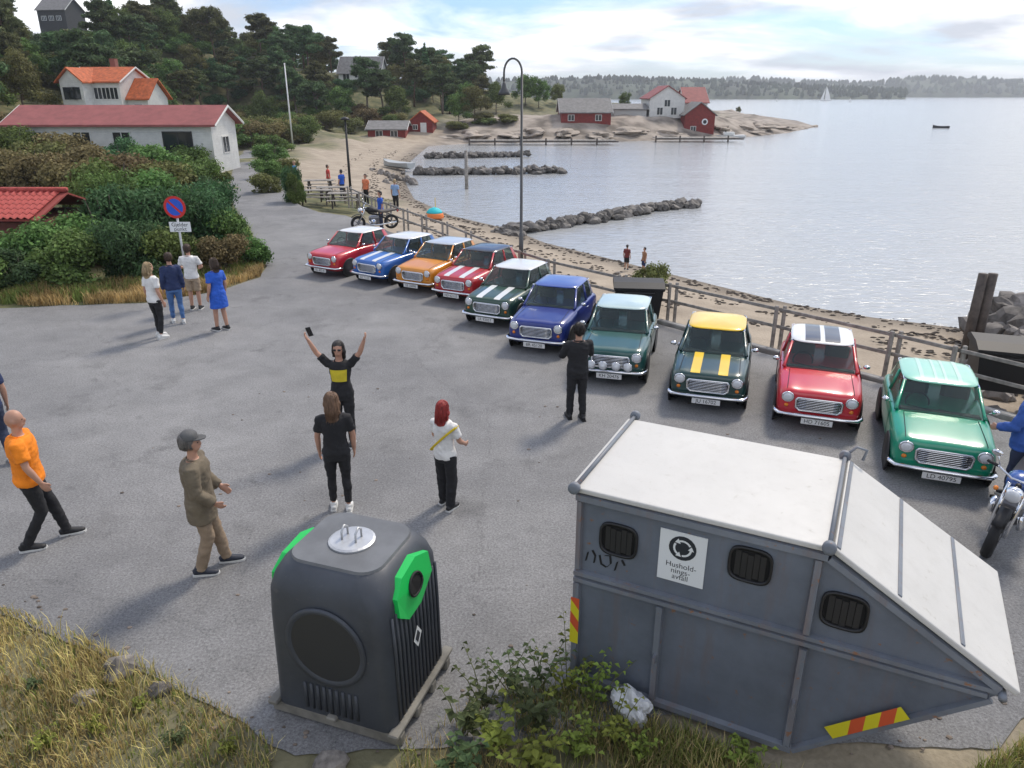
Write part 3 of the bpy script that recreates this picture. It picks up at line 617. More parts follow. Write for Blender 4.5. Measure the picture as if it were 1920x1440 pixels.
for u in (-.77, .02, 1.22): bar('rib', (u, .14), (u, 1.18), .075, .055, STEEL2, CT)
bar('rib', (1.22, 1.33), (1.22, 2.04), .07, .05, STEEL2, CT); bar('rib', (-.77, 1.33), (-.77, 2.04), .06, .045, STEEL2, CT)
for u in (.02, 1.22): MB().tube([(u, -.055, .66), (u, -.10, .66), (u, -.10, .60), (u, -.055, .60)], .014, 6).obj('lashing_hook', STEEL2, CT)
# filling holes: flat black faces paint in the shade inside
HOLE = M('hole_black', (.004, .004, .004), .9)
for u, z in ((-.40, 1.73), (.72, 1.82), (1.46, 1.62)):
    hx, hz, q = .155, .145, 28
    def sq(a, k=1.0): c, s_ = math.cos(a), math.sin(a); return (u + hx * k * math.copysign(abs(c) ** .55, c), z + hz * k * math.copysign(abs(s_) ** .55, s_))
    pts = [sq(2 * PI * j / q) for j in range(q)]; po = [sq(2 * PI * j / q, 1.14) for j in range(q)]
    h = MB().add([(x, -.004, y) for x, y in pts], [tuple(range(q))]).obj('filling_hole', HOLE, CT)
    MB().rings([[(x, -.003, y) for x, y in po], [(x, -.028, y) for x, y in po], [(x, -.028, y) for x, y in pts], [(x, -.003, y) for x, y in pts]], False).obj('hole_frame', DARK, h, True)
    for k_ in range(5):
        xx = u - hx * .8 + hx * 1.6 * (k_ + .5) / 5; MB().box((xx, -.010 - .003 * (k_ % 2), z - .012 * (k_ % 3)), (hx * .29, .004, hz * 1.62)).obj('rubber_flap', M('flap_rubber', (.018, .018, .019), .55), h)
# label with symbol and words
LB = MB().box((.165, -.008, 1.715), (.40, .008, .50)).obj('label_plate', M('label_white', (.70, .72, .72), .5), CT)
R90 = Matrix.Rotation(PI / 2, 4, 'X')
INKB = M('ink_navy', (.018, .022, .03), .6)
sy = MB()   # round symbol: ring of two arrows round a figure
cx, czs = .165, 1.815
def disc(c, r, y, q=20): return sy.add([(c[0] + r * math.cos(2 * PI * j / q), y, c[1] + r * math.sin(2 * PI * j / q)) for j in range(q)], [tuple(range(q))])
disc((cx, czs), .118, -.0145)
sy.obj('symbol', INKB, LB)
sw = MB()
for ang in (0.5, 2.6, 4.7):
    pts = [(cx + .072 * math.cos(ang + a), czs + .072 * math.sin(ang + a)) for a in np.linspace(0, 1.5, 7)]
    for (x0, z0), (x1, z1) in zip(pts[:-1], pts[1:]):
        n = Vector((-(z1 - z0), x1 - x0)).normalized() * .009; sw.add([(x0 + n.x, -.0165, z0 + n.y), (x1 + n.x, -.0165, z1 + n.y), (x1 - n.x, -.0165, z1 - n.y), (x0 - n.x, -.0165, z0 - n.y)], [(0, 1, 2, 3)])
    x, z = pts[-1]; a = ang + 1.5; tx, tz = -math.sin(a), math.cos(a); nx, nz = math.cos(a), math.sin(a)
    sw.add([(x + nx * .026, -.0165, z + nz * .026), (x - nx * .026, -.0165, z - nz * .026), (x + tx * .042, -.0165, z + tz * .042)], [(0, 1, 2)])
sw.obj('symbol_arrows', M('label_white'), LB)
for i, s_ in enumerate(('Hushold-', 'nings-', 'avfall')):
    put_text('label_text', s_, .072, INKB, LB, Matrix.Translation((.165, -.0135, 1.635 - .058 * i)) @ R90)
# black scrawl of a tag below the left hole
for pts in ([(-.70, 1.42), (-.68, 1.52), (-.64, 1.55), (-.61, 1.50), (-.62, 1.42)], [(-.57, 1.52), (-.55, 1.43), (-.50, 1.41), (-.46, 1.46), (-.47, 1.54), (-.52, 1.53)], [(-.42, 1.40), (-.40, 1.50), (-.36, 1.53), (-.33, 1.48)]):
    gm = MB(); vs = []
    for (x, z) in pts: vs += [(x - .009, -.005, z - .006), (x + .009, -.005, z + .008)]
    gm.add(vs, [(2 * i, 2 * i + 1, 2 * i + 3, 2 * i + 2) for i in range(len(pts) - 1)]).obj('scrawled_tag', INK, CT)
# reflective hazard strips
HY = M('hazard_yellow', (.66, .58, .03), .35); HR = M('hazard_red', (.60, .10, .04), .35)
def hazard(a, b, w, n):
    a, b = Vector(a), Vector(b); v = (b - a) / n; nn = Vector((-v.y, v.x)).normalized() * w / 2; sl = v * .8
    hz_ = thing_part('hazard_strip', CT)
    for i in range(n):
        q = [a + v * i - nn, a + v * (i + 1) - nn, a + v * (i + 1) + nn + sl * (i < n - 1), a + v * i + nn + sl * (i > 0)]
        MB().add([(p.x, -.058, p.y) for p in q], [(0, 1, 2, 3)]).obj('band', HY if i % 2 == 0 else HR, hz_)
hazard((1.52, .44), (2.02, .88), .12, 5); hazard((-.77, .50), (-.77, 1.02), .085, 4)
# pale lids: flat one over the box, second one down the wedge
def lid(poly_uz, y0, y1, th):
    a, b = [Vector((p[0], 0, p[1])) for p in poly_uz]; v = (b - a).normalized(); n = Vector((-v.z, 0, v.x)) * th
    m_ = MB(); Y = [y0, (y0 + y1) / 2, y1]; nu = 8
    for s_, off in ((0, 0), (1, 1)):
        pass
    rows = []
    for y in (y0, y1): rows.append([a + Vector((0, y, 0)), b + Vector((0, y, 0)), b + n + Vector((0, y, 0)), a + n + Vector((0, y, 0))])
    m_.rings(rows); return m_
l1 = lid(((-.86, 2.135), (1.27, 2.135)), -.06, DEP + .06, .05).obj('lid', LIDM, CT)
l2 = lid(((1.285, 2.150), (2.66, 1.325)), -.06, DEP + .06, .05).obj('lid', LIDM, CT)
bv = l1.modifiers.new('b', 'BEVEL'); bv.width = .012; bv.segments = 2
bv = l2.modifiers.new('b', 'BEVEL'); bv.width = .012; bv.segments = 2
v_ = Vector((2.66 - 1.285, 0, 1.325 - 2.150)).normalized()
for k in (.02, .36, .70):   # stiffening seams of the sloping lid
    q = Vector((1.285, 0, 2.150)) + v_ * (k * 1.6) + Vector((-v_.z, 0, v_.x)) * .054
    MB().box((0, 0, 0), (.035, DEP + .06, .014), 0, .004).obj('lid_seam', STEEL2, l2).matrix_local = Matrix.Translation((q.x, DEP / 2, q.z)) @ Matrix.Rotation(math.atan2(-v_.z, v_.x), 4, 'Y')
MB().tube([(1.275, -.10, 2.20), (1.275, DEP + .10, 2.20)], .018, 8).obj('hinge_rod', STEEL2, CT, True)
for u in (-.80,): MB().tube([(u, -.10, 2.20), (u, DEP + .12, 2.20)], .02, 8).obj('lift_rod', STEEL2, CT, True)
for u, y in ((-.80, -.10), (-.80, DEP + .12), (1.275, DEP + .10), (1.275, -.09)):
    MB().lathe([(.02, -.03), (.05, -.03), (.055, .0), (.05, .03), (.02, .03)], 14, (u, y, 2.20), 'Y', True).obj('pivot', STEEL2, CT, True)
MB().tube([(1.275, DEP + .10, 2.20), (1.36, DEP + .13, 2.30), (1.45, DEP + .13, 2.28), (1.43, DEP + .12, 2.18)], .014, 8).obj('lid_handle', STEEL2, CT, True)
for u in (2.585,): MB().tube([(u, .0, 1.30), (u, -.09, 1.29)], .03, 10).obj('trunnion', STEEL2, CT, True)

# ------------------------------------------------------------------ dark recycling bin with round hollow and green holes
bn = g(740, 1402); bl_ = g(508, 1332); fd_ = (bn - bl_); brz = math.atan2(fd_.y, fd_.x); BW = 1.22; BD = 1.12; BH = 1.72
BN = thing('recycling_bin', 'dark grey ribbed recycling bin with lifting plate on top and green filling hole', 'bin', (bn.x, bn.y, 0), brz)
BINM = weathered('bin_plastic_grey', (.050, .057, .070), (.13, .125, .115), .25); BINTOP = M('bin_top_grey', (.135, .14, .145), .5, var=.15, vscale=3)  # pale scuffs of the shell also stand in for reflections, put into the colour
GREEN = M('bin_green', (.01, .50, .09), .4); PALLET = M('bin_base_grey', (.20, .19, .165), .75, var=.25, vscale=4)
def rrect(hx, hy, r, z, q=8):
    pts = []
    for cx_, cy_, a0 in ((hx - r, hy - r, 0), (-hx + r, hy - r, PI / 2), (-hx + r, -hy + r, PI), (hx - r, -hy + r, 1.5 * PI)):
        for i in range(q): a = a0 + PI / 2 * i / (q - 1); pts.append((-BW / 2 + cx_ + r * math.cos(a), BD / 2 + cy_ + r * math.sin(a), z))
    return pts
mb = MB(); lv = [(.14, 1.0, .10), (.5, .995, .12), (1.1, .985, .14), (1.38, .97, .16), (1.50, .93, .2), (1.60, .84, .22), (1.645, .76, .22), (1.655, .72, .2)]
mb.rings([rrect(BW / 2 * k, BD / 2 * k, r, z) for z, k, r in lv]); bb = mb.obj('shell', BINM, BN, sharp=50)
MB().rings([rrect(BW / 2 * .74, BD / 2 * .74, .2, 1.65), rrect(BW / 2 * .72, BD / 2 * .72, .18, 1.675)]).obj('top_plate', BINTOP, BN)
for i, y in enumerate((.06, .40, .72, 1.05)): MB().box((-BW / 2, y, .07), (BW + .12, .10, .12), 0, .015).obj('pallet_runner', PALLET, BN)
for i, x in enumerate((-BW - .01, -BW / 2, .01)): MB().box((x, BD / 2, .155), (.10, BD + .1, .05), 0, .012).obj('pallet_board', PALLET, BN)
for i in range(13):   # vertical ribs on the right-hand face
    y = .13 + .86 * i / 12; MB().tube([(.006, y, .2), (.002, y, .9), (-.010, y, 1.30)], [(.012, .018)] * 3, 6, up=(1, 0, 0)).obj('rib', BINM, bb, True)
for i in range(9):    # ribs under the round hollow of the front
    x = -BW / 2 - .26 + .52 * i / 8; MB().tube([(x, -.004, .2), (x, -.002, .48)], [(.018, .012)] * 2, 6, up=(1, 0, 0)).obj('rib', BINM, bb, True)
# round hollow in the front face
q = 32; MB().rings([[(-BW / 2 + r * math.cos(2 * PI * j / q), y, .93 + r * 1.02 * math.sin(2 * PI * j / q)) for j in range(q)] for r, y in ((.40, .0), (.395, -.022), (.36, -.018), (.33, .004))], False).obj('hollow_rim', BINM, bb, True)
MB().add([(-BW / 2 + .37 * math.cos(2 * PI * j / q), -.006, .93 + .375 * math.sin(2 * PI * j / q)) for j in range(q)], [tuple(range(q))]).obj('hollow_face', M('bin_hollow', (.03, .032, .036), .5), bb)
# green filling hoods at both ends of the top
for s_, x in ((1, -.005), (-1, -BW + .005)):
    hd = MB(); pts = [(.20, 1.26), (.20, 1.44), (.34, 1.56), (.62, 1.60), (.84, 1.52), (.84, 1.32), (.60, 1.14), (.36, 1.13)]
    hd.rings([[(x - s_ * .012 - s_ * .10 * max(0, (z - 1.36) / .25), y, z) for y, z in pts], [(x + s_ * .035 - s_ * .05 * max(0, (z - 1.36) / .25), y, z) for y, z in pts]]); h = hd.obj('filling_hood', GREEN, BN)
    MB().add([(x + s_ * (.040 - .05 * max(0, (1.39 + .095 * math.sin(a) - 1.36) / .25)), .52 + .10 * math.cos(a), 1.39 + .085 * math.sin(a)) for a in [2 * PI * j / 20 for j in range(20)]], [tuple(range(20))]).obj('filling_hole', HOLE, h)  # flat black disc paints in the shade inside the opening
    MB().tube([(x + s_ * (.042 - .05 * max(0, (1.39 + .11 * math.sin(a) - 1.36) / .25)), .52 + .115 * math.cos(a), 1.39 + .10 * math.sin(a)) for a in [2 * PI * j / 20 for j in range(21)]], .012, 6).obj('hole_rim', BLACK, h, True)
# lifting plate and eyes
lp = MB().lathe([(.21, 1.676), (.21, 1.69), (.19, 1.70), (.05, 1.705), (.0, 1.705)], 24, (-BW / 2, BD / 2, 0), 'Z').obj('lifting_plate', M('galvanised', (.5, .51, .52), .45, .6, var=.15), BN)
for dx in (-.07, .07): MB().tube([(-BW / 2 + dx, BD / 2 - .05, 1.70), (-BW / 2 + dx, BD / 2 - .05, 1.78), (-BW / 2 + dx, BD / 2, 1.82), (-BW / 2 + dx, BD / 2 + .05, 1.78), (-BW / 2 + dx, BD / 2 + .05, 1.70)], .011, 6).obj('lifting_eye', M('galvanised'), lp, True)
dm = [(.52, .94), (.60, .82), (.52, .70), (.44, .82)]
MB().add([(.016, y, z) for y, z in dm], [(0, 1, 2, 3)]).obj('diamond_label', M('label_white'), BN)
MB().add([(.018, .52 + (y - .52) * .6, .82 + (z - .82) * .6) for y, z in dm], [(0, 1, 2, 3)]).obj('diamond_mark', INKB, BN)
# ------------------------------------------------------------------ people
SKIN = M('skin', (.46, .25, .17), .5, var=.06, vscale=8); SKIN2 = M('skin_tan', (.40, .20, .13), .5, var=.06, vscale=8)
def cloth(name, col=(.5, .5, .5)):
    if name.startswith('hair') and 'cloth_' + name not in MATS:
        m = M('cloth_' + name, col, .5, var=.35, vscale=30); N = m.node_tree.nodes; L = m.node_tree.links; nzn = [n for n in N if n.type == 'TEX_NOISE'][0]; mp = N.new('ShaderNodeMapping'); mp.inputs['Scale'].default_value = (2.2, 2.2, .18); tcn = [n for n in N if n.type == 'TEX_COORD'][0]; L.new(tcn.outputs['Object'], mp.inputs[0]); L.new(mp.outputs[0], nzn.inputs['Vector'])
        b = N.new('ShaderNodeBump'); b.inputs['Strength'].default_value = .8; b.inputs['Distance'].default_value = .01; L.new(nzn.outputs['Fac'], b.inputs['Height']); L.new(b.outputs[0], N['Principled BSDF'].inputs['Normal'])
    return M('cloth_' + name, col, .85, var=.12, vscale=6, bump=.35, bscale=30)
def remesh(mb, name, mat, parent, vox, smooth=4, wrinkle=0.0, seed=0):
    o = mb.obj(name, mat, parent)
    r = o.modifiers.new('r', 'REMESH'); r.mode = 'VOXEL'; r.voxel_size = vox; r.use_smooth_shade = True
    s_ = o.modifiers.new('s', 'SMOOTH'); s_.factor = .5; s_.iterations = smooth
    par = o.parent; o.parent = None; me = realize(o); o.parent = par
    me.name = name
    if wrinkle:
        n = len(me.vertices); co = np.empty(n * 3, np.float32); me.vertices.foreach_get('co', co); co = co.reshape(-1, 3)
        no = np.empty(n * 3, np.float32); me.vertices.foreach_get('normal', no); no = no.reshape(-1, 3)
        w = np.array([noise.noise(Vector((c[0] * 8 + seed, c[1] * 8, c[2] * 15 + c[0] * 6))) + .5 * noise.noise(Vector((c[0] * 20, c[1] * 20 + seed, c[2] * 34))) for c in co]) * wrinkle
        me.vertices.foreach_set('co', (co + no * w[:, None]).astype(np.float32).ravel()); me.update()
    me.polygons.foreach_set('use_smooth', [True] * len(me.polygons))
    return o
TORSO = [(.84, .155, .115), (.92, .166, .122), (1.02, .152, .108), (1.12, .146, .102), (1.24, .163, .113), (1.34, .176, .116), (1.405, .166, .096), (1.45, .105, .075)]
def person(label, feet_px, head_y, face, top, bottom, shoes, hair=None, pose=None, female=False, sleeves='short', legs='long', hem=.86, cap=None, hair_len=0.0, long_skirt=False, vox=.010, bulk=0.0, group=None, skin=SKIN, glasses=False, extra=None, loc=None, hgt=None, flare=1.0, head_yaw=0.0):
    p = loc if loc is not None else g(*feet_px)
    hgt = hgt or max(1.52, min(1.92, at(feet_px[0], head_y, p.y).z - p.z))
    seed = abs(hash(label)) % 97 if False else sum(map(ord, label)) % 97
    pose = pose or {}; k = hgt / 1.76
    t = thing('person', label, 'person', p, face, group); t.scale = (k,) * 3
    fw = .93 if female else 1.0
    lean = Vector(pose.get('lean', (0, 0, 0)))
    def ln(z): return lean * max(0, (z - .9) / .55)
    def tor(add, z0, z1=2.0, wide=1.0):
        rs = []
        zs = [z0] + [r[0] for r in TORSO if z0 + .02 < r[0] < z1]
        for z in zs:
            rx = np.interp(z, [r[0] for r in TORSO], [r[1] for r in TORSO]) * fw; ry = np.interp(z, [r[0] for r in TORSO], [r[2] for r in TORSO])
            if female: rx *= np.interp(z, [.84, .95, 1.1, 1.3], [1.08, 1.08, .95, .98])
            o_ = ln(z); w = 1 + (wide - 1) * np.interp(z, [.5, 1.1], [1, 0])
            rs.append([(o_.x + (rx * w + add) * math.cos(2 * PI * j / 20), o_.y + (ry * w + add) * math.sin(2 * PI * j / 20), z) for j in range(20)])
        return rs
    J = {}
    for s_, nm in ((-1, 'L'), (1, 'R')):
        sh = Vector((s_ * .185 * fw, 0, 1.395)) + ln(1.395)
        d = pose.get('arm' + nm, ((.045, -.03, -.27), (.02, .07, -.25)))
        el = sh + Vector((s_ * d[0][0], d[0][1], d[0][2])); wr = el + Vector((s_ * d[1][0], d[1][1], d[1][2]))
        l = pose.get('leg' + nm, (.0, .0))   # forward offsets of knee and ankle, (knee_fwd, ankle_fwd, lift)
        hip = Vector((s_ * .092, 0, .88)); kn = Vector((s_ * .10, l[0] + .015, .49)); an = Vector((s_ * .105, l[1], .085 + (l[2] if len(l) > 2 else 0)))
        J[nm] = (sh, el, wr, hip, kn, an, s_)
    hy = Matrix.Rotation(head_yaw, 4, 'Z'); ho = ln(1.6)
    def hd(x, y, z): q = hy @ Vector((x, y, 0)); return (q.x + ho.x, q.y + ho.y, z)
    b = MB(); b.rings(tor(0, .84))
    b.tube([ln(1.41) + Vector((0, -.005, 1.41)), ln(1.5) + Vector((0, .0, 1.50)), ln(1.58) + Vector((0, .008, 1.58))], [.066, .054, .054], 12)
    b.ell(hd(0, .0, 1.655), (.077, .096, .112), 18, 14); b.ell(hd(0, .038, 1.585), (.052, .055, .05), 14, 10)
    b.ell(hd(0, .098, 1.630), (.015, .022, .026), 10, 8); b.ell(hd(0, .092, 1.588), (.026, .012, .012), 10, 8)
    for s_ in (-1, 1): b.ell(hd(s_ * .078, -.006, 1.64), (.012, .024, .034), 10, 8)
    for nm in 'LR':
        sh, el, wr, hip, kn, an, s_ = J[nm]
        b.tube([sh + Vector((-s_ * .03, 0, .0)), sh, sh.lerp(el, .35), el, el.lerp(wr, .3), wr], [.052, .054, .048, .040, .041, .027], 12)
        d = (wr - el).normalized(); sd = Vector((0, 1, 0)) if abs(d.z) > .5 else Vector((0, 0, 1)); sd = (sd - d * sd.dot(d)).normalized(); nn = d.cross(sd) * s_
        if nn.dot(Vector((-s_, 0, 0))) < 0: nn = -nn
        pc = wr + d * .085
        b.tube([wr - d * .01, wr + d * .03, pc], [(.030, .020), (.040, .018), (.040, .015)], 10, up=sd)
        for i, fl in enumerate((.070, .080, .075, .060)):
            o_ = pc + sd * (.030 - .020 * i) - d * .008; m_ = o_ + d * fl * .5 + nn * .006; e_ = o_ + d * fl * .88 + nn * .026
            b.tube([o_, m_, e_], [.0105, .0095, .0080], 7)
        th = wr + d * .025 + sd * .034; b.tube([th, th + d * .035 + sd * .022 + nn * .008, th + d * .066 + sd * .024 + nn * .016], [.013, .0115, .009], 7)
        ks = .78 if (bottom is not None and legs != 'short') else 1.0; b.tube([hip, hip.lerp(kn, .3), kn, kn.lerp(an, .3), an], [.092 * ks, .082 * ks, .056 * ks, .056 * ks, .038 * ks], 14)
        b.tube([an + Vector((0, -.03, -.03)), an + Vector((0, .08, -.045))], [.035, .03], 10)
    body = remesh(b, 'body', skin, t, vox, 3)
    # clothes
    add = .020 + bulk; c = MB(); c.rings(tor(add, hem, wide=1.0 + (.35 if long_skirt else .06 + bulk * 2)))
    for nm in 'LR':
        sh, el, wr, *_r, s_ = J[nm]
        pts, rr = ([sh + Vector((-s_ * .05, 0, .005)), sh, sh.lerp(el, .45), sh.lerp(el, .72)], [.062, .072, .066, .066]) if sleeves == 'short' else ([sh + Vector((-s_ * .05, 0, .005)), sh, sh.lerp(el, .5), el, el.lerp(wr, .5), el.lerp(wr, .95)], [.064, .072, .064, .058, .052, .044])
        if sleeves != 'none': c.tube(pts, [r + bulk * .8 for r in rr], 14)
    remesh(c, 'top', top, body, vox * 1.35, 3, .011, seed)
    if bottom is not None:
        c = MB(); c.rings(tor(.012, .80, 1.0))
        for nm in 'LR':
            sh, el, wr, hip, kn, an, s_ = J[nm]
            if legs == 'long': c.tube([hip + Vector((0, 0, .04)), hip.lerp(kn, .35), kn, kn.lerp(an, .45), an + Vector((0, 0, -.015))], [.098, .094, .072 * flare, .068 * flare, .058 * flare], 14)
            elif legs == 'slim': c.tube([hip + Vector((0, 0, .04)), hip.lerp(kn, .35), kn, kn.lerp(an, .4), an.lerp(kn, .12)], [.097, .088, .062, .062, .047], 14)
            else: c.tube([hip + Vector((0, 0, .04)), hip.lerp(kn, .5), hip.lerp(kn, .92)], [.10, .102, .094], 14)
        remesh(c, 'trousers' if legs != 'short' else 'shorts', bottom, body, vox * 1.35, 3, .010, seed + 5)
    for nm in 'LR':
        an = J[nm][5]; s_ = J[nm][6]; tip = .32 * (J[nm][5].z - .085)
        f = MB(); z0 = an.z - .085
        f.tube([(an.x, an.y - .085, z0 + .045), (an.x, an.y - .05, z0 + .055), (an.x, an.y + .02, z0 + .055), (an.x + s_ * .008, an.y + .10, z0 + .042), (an.x + s_ * .012, an.y + .165, z0 + .034), (an.x + s_ * .012, an.y + .195, z0 + .030)], [(.03, .036), (.040, .05), (.042, .052), (.048, .038), (.042, .030), (.022, .02)], 12, up=(1, 0, 0))
        f.tube([(an.x, an.y - .02, z0 + .06), (an.x, an.y - .02, z0 + .12)], [.045, .047], 12)
        sh_ = remesh(f, 'shoe', shoes[0], body, .010, 2)
        so = MB(); so.prism([(an.x + s_ * .004 + w, an.y + y) for w, y in ((-.036, -.09), (.036, -.09), (.046, .06), (.050, .12), (.036, .19), (.0, .207), (-.034, .19), (-.044, .12), (-.042, .06))], z0 + .002, z0 + .026); so.obj('sole', shoes[1], sh_)
    if hair is not None:
        hmb = MB(); hmb.ell(hd(0, -.014, 1.678), (.088, .100, .102), 18, 14); hmb.ell(hd(0, -.045, 1.63), (.082, .068, .085), 16, 12)
        if hair_len:
            hmb.tube([hd(0, -.05, 1.66), hd(0, -.072, 1.56), hd(0, -.085, 1.50 - hair_len * .5), hd(0, -.09, 1.52 - hair_len)], [(.086, .055), (.088, .05), (.085, .042), (.05, .025)], 14, up=(1, 0, 0))
            for s_ in (-1, 1): hmb.tube([hd(s_ * .07, -.01, 1.70), hd(s_ * .085, -.01, 1.60), hd(s_ * .085, -.03, 1.54 - hair_len * .4)], [.03, .03, .02], 8)
        # keep the face free
        ho_ = remesh(hmb, 'hair', hair, body, .010, 1, .012, seed)
        bm = bmesh.new(); bm.from_mesh(ho_.data); fx = Vector(hd(0, 1, 0)) - Vector(hd(0, 0, 0)); o0 = Vector(hd(0, 0, 0))
        kill = [v for v in bm.verts if ((v.co - o0).xy.dot(fx.xy) > .035 and v.co.z < 1.70 and abs((v.co - o0).xy.cross(fx.xy)) < .068)]
        bmesh.ops.delete(bm, geom=kill, context='VERTS'); bm.to_mesh(ho_.data); bm.free()
        if vox < .015:   # loose strands over the hair
            hr_ = random.Random(seed); st = MB()
            for i in range(170):
                a = hr_.uniform(1.15, 2 * PI - 1.15) + PI / 2; e0 = hr_.uniform(.1, 1.0); pts = []; zb = 1.60 - hr_.uniform(0, .03) - (hair_len * hr_.uniform(.55, 1.12) if hair_len else 0); R3 = (.092, .108, .106)
                for k_ in range(5): e = e0 + (1.45 - e0) * k_ / 4; pts.append(hd(R3[0] * math.sin(e) * math.cos(a) * hr_.uniform(.97, 1.05), -.018 + R3[1] * math.sin(e) * math.sin(a) * hr_.uniform(.97, 1.05), 1.675 + R3[2] * math.cos(e)))
                x_, y_ = R3[0] * 1.0 * math.cos(a), -.018 + R3[1] * math.sin(a)
                if zb < 1.66: pts += [hd(x_ * .98, y_ - (.03 if hair_len else 0), (1.675 + zb) / 2), hd(x_ * hr_.uniform(.7, 1.0), y_ - (.05 if hair_len else -.01), zb)]
                st.tube(pts, [.0035] * (len(pts) - 1) + [.001], 3)
            st.obj('strands', hair, ho_, True)
    cl_ = MB(); cl_.tube([(.080 * fw * math.cos(2 * PI * j / 16) + ln(1.45).x, .070 * math.sin(2 * PI * j / 16) + ln(1.45).y, 1.455 + .012 * -math.sin(2 * PI * j / 16)) for j in range(17)], .011, 6); cl_.obj('collar', top, body, True)
    if cap is not None:
        cm = MB(); cm.lathe([(.094, 1.690), (.096, 1.715), (.088, 1.755), (.062, 1.782), (.025, 1.794), (.0, 1.795)], 20, (ho.x, ho.y - .004, 0), 'Z'); co_ = cm.obj('cap', cap, body, True)
        br = MB(); br.prism([hd(x, y, 0)[:2] for x, y in ((-.078, .05), (-.07, .12), (-.035, .165), (0, .175), (.035, .165), (.07, .12), (.078, .05))], 1.692, 1.702); br.obj('brim', cap, co_)
    if vox < .015:
        for s_ in (-1, 1):
            e_ = MB().ell(hd(s_ * .030, .084, 1.652), (.012, .008, .007), 10, 8)
            e_.obj('eye', M('eye_dark', (.02, .015, .012), .2), body, True)
        if glasses:
            gl = MB()
            gl.ell(hd(-.033, .094, 1.652), (.028, .008, .018), 12, 8); gl.ell(hd(.033, .094, 1.652), (.028, .008, .018), 12, 8); gl.tube([hd(-.08, .01, 1.655), hd(-.06, .09, 1.656), hd(.06, .09, 1.656), hd(.08, .01, 1.655)], .004, 5)
            gl.obj('sunglasses', DARK, body, True)
    if extra: extra(t, body, J)
    return t
UP_R = (((.16, .05, .20), (.13, .06, .20)))
C = cloth
WSH = (M('shoe_white', (.66, .66, .64), .6), M('sole_white', (.62, .62, .60), .7)); BSH = (M('shoe_black', (.015, .015, .017), .6), M('sole_white')); NSH = (M('shoe_navy', (.02, .025, .04), .6), M('sole_white'))
def phone(t, body, J):
    wr, el = J['L'][2], J['L'][1]; d = (wr - el).normalized(); c = wr + d * .15
    o = MB().box((0, 0, 0), (.075, .012, .15), 0, .005).obj('phone', DARK, None); tag(o, 'black phone held up in the hand of the person with raised arms', 'phone'); return o, c
def yellow_print(t, body, J):
    m_ = MB(); n = 10; vs = []
    for i in range(n + 1):
        for j in range(6):
            z = 1.14 + .20 * j / 5; a = PI / 2 + (i / n - .5) * 1.5; rx = np.interp(z, [r[0] for r in TORSO], [r[1] for r in TORSO]) * .93 + .033; ry = np.interp(z, [r[0] for r in TORSO], [r[2] for r in TORSO]) + .033
            vs.append((rx * math.cos(a), ry * math.sin(a), z))
    m_.add(vs, [(i * 6 + j, (i + 1) * 6 + j, (i + 1) * 6 + j + 1, i * 6 + j + 1) for i in range(n) for j in range(5)]); m_.obj('yellow_print', C('yellow', (.62, .50, .03)), body, True)
def strap_bag(col):
    def f(t, body, J):
        pts = []
        for i in range(25):
            a = 2 * PI * i / 24; x = .235 * math.cos(a); y = .165 * math.sin(a); z = 1.16 + .24 * math.cos(a) ; pts.append((x, y, z))
        MB().tube(pts, [(.018, .005)] * len(pts), 6, up=(0, 0, 1)).obj('strap', C('strap_' + col[0], col[1]), body, True)
    return f
# group by the verge
person('woman in white top and black trousers standing next to the person in jeans', (302, 633), 492, -.5, C('white', (.72, .71, .68)), C('black', (.014, .014, .016)), WSH, C('hair_fair', (.36, .26, .14)), dict(legL=(.04, .05), legR=(0, -.06)), True, hair_len=.12, legs='slim')
person('person in navy top and blue jeans with white shoes near the no-parking sign', (336, 606), 474, .5, C('navy', (.02, .035, .10)), C('jeans', (.07, .16, .36)), WSH, C('hair_brown', (.07, .045, .03)), dict(legL=(.05, .10), legR=(0, -.08)), True, sleeves='long', legs='slim')
person('man in white T-shirt and tan shorts seen from behind below the sign', (369, 580), 458, .1, C('white'), C('tan', (.36, .27, .18)), BSH, C('hair_brown'), dict(armL=((.10, .04, -.24), (-.10, .18, -.06)), armR=((.10, .04, -.24), (-.10, .18, -.06))), legs='short')
person('woman in royal blue tunic with bare legs and black trainers', (418, 619), 484, 1.0, C('royal_blue', (.02, .10, .50)), None, BSH, C('hair_brown'), dict(legL=(.02, .06), legR=(0, -.04)), True, sleeves='short', hem=.58, long_skirt=True, hair_len=.10, bulk=.006)
# nearer people
person('person with dark hair and navy shirt walking ahead of the man in orange', (6, 868), 656, .9, C('navy'), C('dark_jeans', (.025, .035, .07)), NSH, C('hair_dark', (.02, .016, .014)), dict(legL=(.10, .16), legR=(.02, -.14)), sleeves='short')
person('bald man in bright orange T-shirt and black trousers in mid stride', (88, 1018), 770, -1.15, C('orange', (.86, .24, .01)), C('black'), (M('shoe_black'), M('sole_white')), None, dict(legL=(.12, .22), legR=(.04, -.18), armL=((.06, -.08, -.25), (.02, .05, -.25)), armR=((.07, .05, -.26), (-.01, .10, -.22))), bulk=.02)
person('man in grey cap, long olive brown jacket and khaki trousers', (398, 1066), 812, -1.35, C('olive_brown', (.155, .125, .085)), C('khaki', (.27, .20, .135)), NSH, C('hair_grey', (.16, .15, .14)), dict(legL=(.07, .16), legR=(.02, -.10), armL=((.05, .02, -.27), (-.05, .18, -.14)), armR=((.05, .02, -.27), (-.05, .16, -.16))), sleeves='long', hem=.70, cap=C('cap_grey', (.10, .10, .10)), bulk=.022, flare=1.08)
